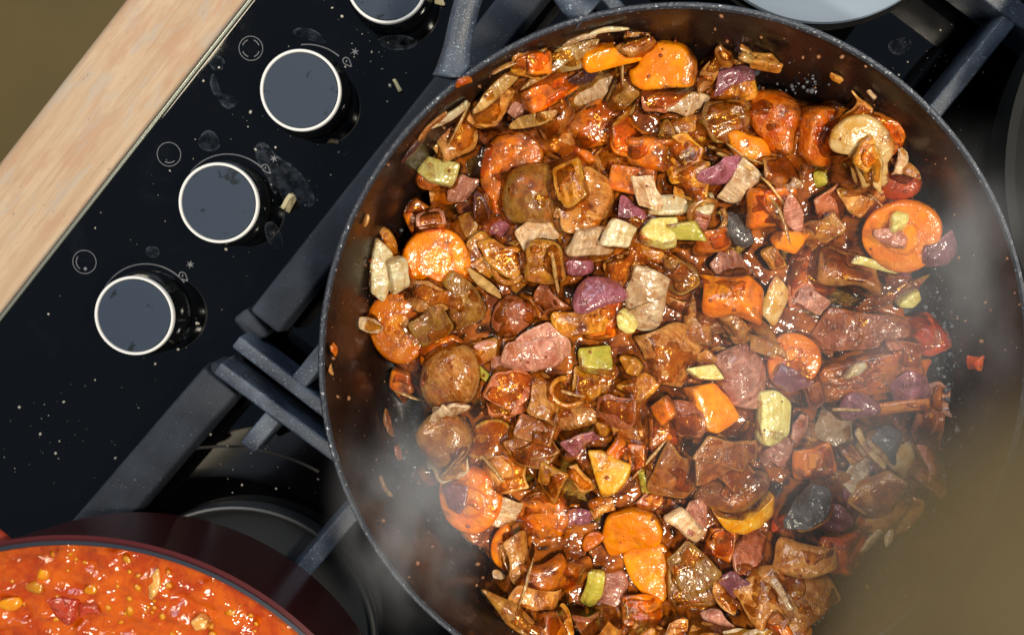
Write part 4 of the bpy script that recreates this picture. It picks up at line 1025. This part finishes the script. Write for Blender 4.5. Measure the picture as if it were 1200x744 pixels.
vis = np.bincount(ID.ravel(), minlength=len(pieces) + 1)
sauce_h = None
def blur(A, sig):
    k = int(sig * 3); x = np.arange(-k, k + 1); w = np.exp(-x * x / (2 * sig * sig)); w /= w.sum()
    A = np.apply_along_axis(lambda r: np.convolve(np.pad(r, k, 'edge'), w, 'valid'), 0, A)
    return np.apply_along_axis(lambda r: np.convolve(np.pad(r, k, 'edge'), w, 'valid'), 1, A)
REL = H - FLOOR
covm = blur((ID > 0).astype(float), 2.0)
lev = np.maximum(.45 * blur(REL, 2.2) + .55 * blur(REL, 6.0) - .0020, .0058 * (1 - np.clip((FLOOR - ZF) / .012, 0, 1)))
inm = np.zeros(GX.shape)
wall_up = np.clip((FLOOR - ZF) / .012, 0, 1)
FW_ = np.array([at(x, y, ZF + .012)[:2] for x, y in FOOD])
for r_i in range(0, HN, 2):
    for c_i in range(0, HN, 2):
        if inside(gx[c_i], gy[r_i], FW_): inm[r_i:r_i + 2, c_i:c_i + 2] = 1
inm = blur(inm, 5.0) * (1 - wall_up)
cm = np.maximum(np.clip((covm - .35) / .5, 0, 1), np.clip((inm - .55) / .35, 0, 1)); cm = cm * cm * (3 - 2 * cm)
PG = np.c_[GX.ravel(), GY.ravel(), np.zeros(GX.size)]
wob = (.0005 * sines(PG, 420, 41, 14) + .00022 * sines(PG, 1000, 42, 16)).reshape(GX.shape)
pat = (sines(PG, 230, 44, 16) * .6 + sines(PG, 620, 45, 16) * .4).reshape(GX.shape)       # where sauce lies over the pieces
fm = np.clip((pat + .35) / .40, 0, 1); fm = fm * fm * (3 - 2 * fm)
clean = np.zeros(len(pieces) + 1)
pid_of = {id(q): k + 1 for k, q in enumerate(pieces)}
for p_, nm_, mt_, lab_, fl_ in recs:
    if mt_ in ('leek_pale', 'leek_white', 'carrot_clean', 'leek_green', 'mushroom_gold', 'mushroom_cream', 'skin_grey', 'onion_pink', 'onion_pale', 'onion_purple') and not fl_: clean[pid_of[id(p_)]] = 1
fm = fm * (1 - np.clip(blur(clean[ID], 1.5) * 2.2, 0, 1))
film = blur(REL, 1.8) + .00055
lev = lev + wob; lev = lev + (np.maximum(film + wob * .4, lev) - lev) * fm
SL = np.where(cm > 0, lev * cm - .0012 * (1 - cm), -.002)
SZ = FLOOR + SL
seen = np.bincount(ID[(H > SZ + .0002)].ravel(), minlength=len(pieces) + 1)
GROUPS = {'carrot': 'carrot pieces in the stew', 'onion': 'onion pieces in the stew', 'leek': 'leek pieces in the stew', 'mushroom': 'mushroom pieces in the stew',
          'tomato': 'tomato pieces in the stew', 'stalk': 'stalks in the stew', 'skin': 'skin scraps in the stew'}
nfill = 0
big = [(p['loc'], lab) for p, nm, mt, lab, fl_ in recs if not fl_]
used = set(lab for _, lab in big)
def scrap_label(p, lab):
    head = lab.split(' wedged')[0]
    for q, bl in sorted(big, key=lambda t: np.hypot(*(t[0] - p['loc'])[:2])):
        d = p['loc'] - q
        way = ('right of' if d[0] > 0 else 'left of') if abs(d[0]) > abs(d[1]) else ('above' if d[1] > 0 else 'below')
        for h in (head, head.replace('saucy ', '')):
            t = h + ' just ' + way + ' the ' + bl
            if len(t.split()) <= 16 and t not in used: used.add(t); return t
    return lab
for idx, (p, nm, mt, lab, filler) in enumerate(recs):
    pid = pid_of[id(p)]
    if filler and seen[pid] < 28: continue
    o = emit(p, nm, M[mt]); cat = nm.split('_')[0]
    if filler: glab = lab; lab = scrap_label(p, lab)
    tag(o, lab, {'skin': 'vegetable skin'}.get(cat, cat), (glab.replace('small ', '').replace(' scrap ', ' scraps ').replace(' thread ', ' threads ') if filler else GROUPS[cat]))
    nfill += filler
    if p is ms: mo = o
print('food pieces', len(recs), 'scraps kept', nfill)
def child(p, nm, mat):
    o = emit(p, nm, mat); mw = o.matrix_world.copy(); pm = Matrix([[*ms['M'][i], ms['loc'][i]] for i in range(3)] + [[0, 0, 0, 1]])
    o.parent = mo; o.matrix_parent_inverse = pm.inverted(); o.matrix_world = mw if False else mw
    o.matrix_basis = Matrix([[*p['M'][i], p['loc'][i]] for i in range(3)] + [[0, 0, 0, 1]])
child(st1, 'stem', M['mushroom_cream']); child(st2, 'stem', M['mushroom_cream']); child(pocket, 'gill_pocket', M['leek_gold'])

# sauce between the pieces
pulp = []
rs = random.Random(77)
while len(pulp) < 500:
    x, y = rs.uniform(430, 1110), rs.uniform(45, 750)
    if not inside(x, y): continue
    w = at(x, y, ZF + .014); a_, b_ = int((w.y - HY0) / HS), int((w.x - HX0) / HS)
    pulp.append((GX[a_, b_], GY[a_, b_], max(H[a_, b_], SZ[a_, b_]) - .0003))
M['pulp'] = veg('tomato_pulp', (.30, .050, .006), (.20, .028, .004), .3, .15)
step = 1
sz = SZ[::step, ::step]; sl = SL[::step, ::step]; xs = GX[::step, ::step]; ys = GY[::step, ::step]
keep = sl > -.0011; n0, n1 = sz.shape; idm = -np.ones(sz.shape, int)
use = np.zeros_like(keep)
use[:-1, :-1] = keep[:-1, :-1] | keep[1:, :-1] | keep[:-1, 1:] | keep[1:, 1:]
need = np.zeros_like(keep)
for a in (0, 1):
    for b in (0, 1): need[a:, b:] |= use[:n0 - a, :n1 - b]
ii = np.argwhere(need); idm[need] = np.arange(len(ii))
Vv = np.c_[xs[need], ys[need], sz[need]]
Ff = [(idm[a, b], idm[a, b + 1], idm[a + 1, b + 1], idm[a + 1, b]) for a, b in np.argwhere(use[:-1, :-1])]
dep = np.clip((SZ - blur(H, .8) - .0005) / .0020, 0, 1); thin = .94 * (1 - dep * dep * (3 - 2 * dep))
sme = mesh('stew_sauce', Vv, Ff); ta = sme.attributes.new('thin', 'FLOAT', 'POINT'); ta.data.foreach_set('value', thin[need].astype(np.float32))
tag(link('stew_sauce', sme, M['sauce']), 'glossy brown red sauce filling the gaps between the vegetables', 'sauce', kind='stuff')

rs = random.Random(21); ln = []; pot_c = circle_at([(0, 635), (79, 627), (152, 632), (241, 662), (317, 706), (370, 744)], zr)[0]
for _ in range(800):
    a = rs.uniform(0, 6.283); r = rs_ * math.sqrt(rs.random()) * .985; ln.append((pot_c.x + r * math.cos(a), pot_c.y + r * math.sin(a), zs + rs.uniform(-.0010, -.0002)))
M['lentil'] = veg('soup_lentil', (.70, .30, .012), (.64, .20, .006), .10, .2, bumpy=.5, crease=0.0, brown=0.0)
M['soup_tomato'] = veg('soup_tomato', (.62, .10, .05), (.50, .05, .02), .15, .2, bumpy=1.4)
M['soup_onion'] = veg('soup_onion', (.70, .42, .14), (.62, .28, .06), .15, .2)
for nm, cat, lab, px, py, L, W, rot, mt, kd, sd in SOUP:
    k_ = s(zs); Vv, Ff, A = shape(kd, L * k_, W * k_, 700 + sd); w = at(px, py, zs); a = R(rot)
    Rz = np.array([[math.cos(a), -math.sin(a), 0], [math.sin(a), math.cos(a), 0], [0, 0, 1]])
    o = emit(dict(V=Vv, F=Ff, A=A, M=Rz, loc=np.array((w.x, w.y, zs + .0014 - .25 * (Vv[:, 2].max() - Vv[:, 2].min())))), nm, M[mt]); tag(o, lab, cat, 'solids in the soup')
# ---------------------------------------------------------------- bits on the pan wall, crumbs and marks on the hob
def on_wall(px, py):
    z = ZF + .02
    for _ in range(12):
        w = at(px, py, z); z = .5 * z + .5 * float(pan_floor(np.array(w.x), np.array(w.y)))
    return at(px, py, z), z
def wall_bit(kind, px, py, L, W, rot, mat, name, cat, label, seed, group='bits stuck to the pan wall'):
    w, z = on_wall(px, py); k_ = s(z); Vv, Ff, A = shape(kind, L * k_, W * k_, seed)
    d = Vector((PC[0] - w.x, PC[1] - w.y, 0)); r = d.length
    nrm = (d.normalized() + Vector((0, 0, .42))).normalized() if r > RF + .001 else Vector((0, 0, 1))
    Rt = np.array(Vector((0, 0, 1)).rotation_difference(nrm).to_matrix()); a = R(rot)
    Rz = np.array([[math.cos(a), -math.sin(a), 0], [math.sin(a), math.cos(a), 0], [0, 0, 1]])
    p = dict(V=Vv, F=Ff, A=A, M=Rt @ Rz, loc=np.array(w + nrm * .0006)); o = emit(p, name, M[mat]); tag(o, label, cat, group); return o
wall_bit('stick', 529, 133, 42, 11, 30, 'leek_white', 'leek_strip', 'leek', 'pale flat leek strip stuck to the upper left pan wall', 1)
wall_bit('petal', 484, 174, 46, 14, 52, 'skin_dark', 'onion_skin', 'onion skin', 'dark purple onion skin stuck to the left pan wall', 2)
wall_bit('stick', 505, 146, 42, 9, 42, 'mushroom_brown', 'onion_skin', 'onion skin', 'brown skin sliver below the pale strip on the wall', 12)
wall_bit('blob', 543, 93, 16, 12, 20, 'tomato_pink', 'tomato_bit', 'tomato', 'orange tomato bit on the rim beside the loop handle', 3)
wall_bit('stick', 590, 77, 32, 4, 22, 'strip_tan', 'herb_twig', 'herb', 'straw coloured herb twig on the upper wall, lower of the two', 4)
wall_bit('stick', 620, 64, 34, 4, 18, 'strip_tan', 'herb_twig', 'herb', 'straw coloured herb twig on the upper wall, upper of the two', 5)
wall_bit('stick', 708, 35, 42, 7, 14, 'leek_white', 'leek_strip', 'leek', 'pale leek sliver on the wall above the topmost carrots', 6)
wall_bit('stick', 678, 43, 34, 7, 15, 'onion_pale', 'onion_skin', 'onion skin', 'clear onion sliver left of the pale leek sliver on the wall', 7)
wall_bit('fold', 900, 68, 34, 20, -30, 'mushroom_tan', 'onion_skin', 'onion skin', 'tan crumpled flake on the upper wall', 8)
wall_bit('fold', 877, 58, 20, 8, -20, 'strip_tan', 'onion_skin', 'onion skin', 'small tan flake left of the crumpled one', 9)
wall_bit('blob', 980, 91, 16, 8, -30, 'mushroom_tan', 'onion_bit', 'onion', 'little tan crumb on the upper right wall', 10)
wall_bit('stick', 1023, 110, 14, 5, -50, 'onion_pale', 'onion_bit', 'onion', 'whitish sliver on the right wall', 11)
wall_bit('blob', 389, 409, 11, 15, 10, 'tomato_pink', 'tomato_bit', 'tomato', 'orange crumb stuck to the left wall by the rim', 13)
wall_bit('blob', 386, 432, 6, 12, 10, 'strip_tan', 'onion_bit', 'onion', 'tan crumb below the orange crumb on the left wall', 14)
wall_bit('blob', 1144, 426, 18, 20, 0, 'tomato', 'tomato_bit', 'tomato', 'red crumb on the right wall in the steam', 15)
wall_bit('stick', 450, 571, 26, 4, -60, 'strip_tan', 'herb_twig', 'herb', 'straw coloured needle on the bare lower left pan', 16)
wall_bit('stick', 428, 258, 14, 4, 80, 'strip_tan', 'herb_twig', 'herb', 'tiny straw speck on the left wall', 17)
wall_bit('blob', 455, 497, 9, 26, 5, 'mushroom_brown', 'onion_bit', 'onion', 'brown smear left of the round tan button', 18)
wall_bit('blob', 465, 530, 10, 18, 10, 'onion_red', 'onion_bit', 'onion', 'dark red smear on the bare pan floor', 19)
wall_bit('stick', 525, 608, 26, 4, -55, 'onion_pale', 'onion_bit', 'onion', 'thin clear sliver left of the spotted carrot coin', 20)

def specks(name, pts, rmin, rmax, seed, mat, label, parent=None, zf=None):
    rs = random.Random(seed); bm = bmesh.new()
    for x, y, z in pts:
        r = rmin * (rmax / rmin) ** (rs.random() ** 2.2)
        m4 = Matrix.Translation((x, y, z + r * .35)) @ Matrix.Rotation(rs.uniform(0, 6.3), 4, 'Z') @ Matrix.Diagonal((r * rs.uniform(.8, 1.5), r, r * .55, 1))
        bmesh.ops.create_icosphere(bm, subdivisions=1, radius=1, matrix=m4)
    o = link(name, from_bm(name, bm), mat); tag(o, label, name.split('_')[-1], kind='stuff'); return o
specks('lentil_grains', ln, .0009, .0022, 22, M['lentil'], 'soft orange lentils in the soup of the red casserole')
specks('tomato_pulp', pulp, .0003, .0010, 78, M['pulp'], 'grains of tomato pulp sticking to the vegetables')
rs = random.Random(3); sp_ = []
for _ in range(230):
    x, y = rs.uniform(-10, 640), rs.uniform(-20, 640)
    q = at(x, y, 0); uu, vv = uv(q)
    if vv < .006: continue
    if math.hypot(q.x - PC[0], q.y - PC[1]) < .118: continue
    sp_.append((q.x, q.y, .0001))
for cx_, cy_, sd, n in ((70, 500, 45, 26), (270, 560, 60, 30), (430, 60, 30, 18), (1090, 70, 45, 26), (330, 250, 50, 16), (290, 140, 40, 14), (1120, 160, 25, 10)):
    for _ in range(n):
        q = at(rs.gauss(cx_, sd), rs.gauss(cy_, sd * .7), 0)
        if uv(q)[1] > .006: sp_.append((q.x, q.y, .0001))
specks('hob_specks', sp_, .00012, .00085, 5, M['speck'], 'tiny pale grease specks scattered over the black hob glass')
rs = random.Random(9); wl = []
for _ in range(300):
    a = rs.uniform(0, 6.283); t = rs.random() ** 1.3; r = RF + (ri - RF) * t; z = ZF + (ZR - ZF) * t
    wl.append((PC[0] + (r - .0006) * math.cos(a), PC[1] + (r - .0006) * math.sin(a), z))
for _ in range(300):
    a = rs.uniform(0, 6.283); r = RF * rs.uniform(.80, 1.0); wl.append((PC[0] + r * math.cos(a), PC[1] + r * math.sin(a), ZF + .0002))
M['crumb'] = plain('burnt_crumb', (.30, .13, .055), .35)
specks('pan_crumbs', wl, .0002, .0011, 6, M['crumb'], 'tiny sauce crumbs dried on the pan wall and floor')
# droplets of sauce and fat on the bare pan floor at the edge of the stew
rs = random.Random(10); wl = []
for cx_, cy_, sx_, sy_, n in ((482, 475, 11, 45, 130), (1085, 375, 16, 35, 170), (1106, 470, 12, 50, 90), (505, 560, 14, 30, 30), (930, 105, 30, 12, 40), (505, 250, 20, 14, 30)):
    for _ in range(n):
        w, z = on_wall(rs.gauss(cx_, sx_), rs.gauss(cy_, sy_)); wl.append((w.x, w.y, z))
M['drop'] = N('fat_droplet').set(Base_Color=(.10, .11, .13), Roughness=.06, Coat_Weight=1.0)
specks('fat_droplets', wl, .0004, .0016, 8, M['drop'], 'wet droplets of fat on the bare pan floor beside the stew')
# worn glints on the pan rim and handle are in the rim material; loose crumbs on the hob are things
def hob_bit(kind, px, py, z, L, W, rot, mat, name, cat, label, seed):
    k_ = s(z); Vv, Ff, A = shape(kind, L * k_, W * k_, seed); a = R(rot); w = at(px, py, z)
    Rz = np.array([[math.cos(a), -math.sin(a), 0], [math.sin(a), math.cos(a), 0], [0, 0, 1]])
    p = dict(V=Vv, F=Ff, A=A, M=Rz, loc=np.array((w.x, w.y, z - Vv[:, 2].min() * .9))); tag(emit(p, name, M[mat]), label, cat, 'crumbs on the hob')
M['crumb_yellow'] = plain('crumb_yellow', (.66, .58, .34), .6)
hob_bit('fold', 341, 238, 0.0, 19, 9, 60, 'crumb_yellow', 'food_crumb', 'crumb', 'yellow curled crumb on the glass right of the middle knob', 51)
hob_bit('stick', 466, 101, 0.0, 15, 5, -60, 'crumb_yellow', 'food_crumb', 'crumb', 'thin straw crumb on the glass left of the pan handle', 52)
hob_bit('blob', 277, 428, .010, 14, 12, 10, 'strip_tan', 'food_crumb', 'crumb', 'tan crumb between the two iron fingers left of the pan', 53)
hob_bit('blob', 515, 3, 0.0, 12, 8, 0, 'crumb_yellow', 'food_crumb', 'crumb', 'yellow brown crumb at the top edge left of the handle', 54)
hob_bit('stick', 392, 166, 0.0, 13, 5, -5, 'onion_pale', 'food_crumb', 'crumb', 'white sliver below the topmost whole knob', 55)

def stain(px, py, pts, seed, name='water_stain'):
    """dried water mark: thin print on the glass, its rim a little paler"""
    out = resample(chaikin(np.array(pts, float), 2), 40)
    o3 = np.array([at(px + x, py + y, .00018)[:] for x, y in out]); cen = o3.mean(0)
    Vv, A, Ff = [cen], [(0, 0, 0)], []
    rr = [.4, .7, .84, .93, 1.0]
    for r in rr:
        for q in o3: Vv.append(cen + (q - cen) * r); A.append((r, 0, 0))
    K = 40
    for k in range(K):
        k2 = (k + 1) % K; Ff.append((0, 1 + k, 1 + k2))
        for q in range(len(rr) - 1): Ff.append((1 + q * K + k, 1 + (q + 1) * K + k, 1 + (q + 1) * K + k2, 1 + q * K + k2))
    me = mesh(name, Vv, Ff, False); a_ = me.attributes.new('sv', 'FLOAT_VECTOR', 'POINT'); a_.data.foreach_set('vector', np.array(A, np.float32).ravel())
    hpart(name, me, M['stain'])
stain(0, 0, [(298, 168), (312, 166), (322, 182), (345, 194), (362, 215), (372, 238), (360, 246), (335, 226), (322, 232), (312, 205), (300, 190)], 1)
stain(0, 0, [(244, 72), (254, 64), (264, 70), (262, 82), (250, 84)], 2)
stain(0, 0, [(246, 88), (252, 86), (254, 100), (262, 118), (280, 112), (280, 122), (266, 130), (256, 118), (246, 104)], 3)
stain(0, 0, [(231, 166), (240, 152), (252, 154), (260, 172), (250, 178), (236, 176)], 4)
stain(0, 0, [(340, 38), (352, 31), (372, 36), (385, 52), (372, 50), (352, 44)], 5)
stain(0, 0, [(170, 290), (182, 288), (188, 294), (184, 304), (172, 300)], 6)
stain(0, 0, [(308, 262), (322, 258), (334, 284), (330, 296), (314, 286)], 7)
stain(0, 0, [(440, 44), (470, 40), (492, 48), (484, 58), (452, 60)], 8)
stain(0, 0, [(206, 330), (222, 352), (224, 392), (206, 404), (214, 372)], 9)
stain(0, 0, [(1040, 50), (1060, 42), (1072, 52), (1056, 66), (1042, 62)], 10)
stain(0, 0, [(396, 168), (404, 160), (412, 176), (402, 186)], 11)

# ---------------------------------------------------------------- steam
def steam(name, label, center, half, dens, color, seed, scale, lo, hi, falloff=1.0):
    bm = bmesh.new(); bmesh.ops.create_icosphere(bm, subdivisions=3, radius=1.0); me = from_bm(name, bm)
    m = bpy.data.materials.new(name); m.use_nodes = True; t = m.node_tree; n = t.nodes; n.clear()
    out = n.new('ShaderNodeOutputMaterial'); pv = n.new('ShaderNodeVolumePrincipled'); t.links.new(pv.outputs[0], out.inputs['Volume'])
    pv.inputs['Color'].default_value = (*color, 1); pv.inputs['Anisotropy'].default_value = 0.0
    tc = n.new('ShaderNodeTexCoord'); ln = n.new('ShaderNodeVectorMath'); ln.operation = 'LENGTH'; t.links.new(tc.outputs['Object'], ln.inputs[0])
    mr = n.new('ShaderNodeMapRange'); mr.interpolation_type = 'SMOOTHSTEP'; mr.inputs['From Min'].default_value = 1.0; mr.inputs['From Max'].default_value = 1 - falloff
    t.links.new(ln.outputs['Value'], mr.inputs['Value'])
    no = n.new('ShaderNodeTexNoise'); no.inputs['Scale'].default_value = scale; no.inputs['Detail'].default_value = 2.5
    of = n.new('ShaderNodeVectorMath'); of.operation = 'ADD'; of.inputs[1].default_value = (seed * 3.1, seed * 1.7, seed); t.links.new(tc.outputs['Object'], of.inputs[0]); t.links.new(of.outputs[0], no.inputs['Vector'])
    r2 = n.new('ShaderNodeMapRange'); r2.interpolation_type = 'SMOOTHSTEP'; r2.inputs['From Min'].default_value = lo; r2.inputs['From Max'].default_value = hi; t.links.new(no.outputs['Fac'], r2.inputs['Value'])
    mu = n.new('ShaderNodeMath'); mu.operation = 'MULTIPLY'; t.links.new(mr.outputs[0], mu.inputs[0]); t.links.new(r2.outputs[0], mu.inputs[1])
    m2 = n.new('ShaderNodeMath'); m2.operation = 'MULTIPLY'; m2.inputs[1].default_value = dens; t.links.new(mu.outputs[0], m2.inputs[0]); t.links.new(m2.outputs[0], pv.inputs['Density'])
    o = link(name, me, m); o.location = center; o.scale = half; tag(o, label, 'steam', kind='stuff'); return o
def sp3(px, py, z): return at(px, py, z)
steam('steam', 'thick olive brown steam hiding the lower right side of the pan', sp3(1318, 812, .150), (.125, .130, .052), 170, (.47, .36, .195), 1, 1.9, .16, .55, .95)
steam('steam', 'pale steam rising along the right pan wall', sp3(1120, 330, .105), (.050, .068, .036), 24, (.92, .93, .95), 2, 1.7, .40, .70, .95)
steam('steam', 'pale steam drifting over the lower left of the pan', sp3(492, 590, .105), (.040, .060, .034), 25, (.92, .93, .95), 3, 2.0, .36, .62, .9)
steam('steam', 'faint steam veil over the right half of the stew', sp3(990, 470, .105), (.090, .100, .032), 18, (.95, .96, .98), 4, 2.2, .38, .66, .95)
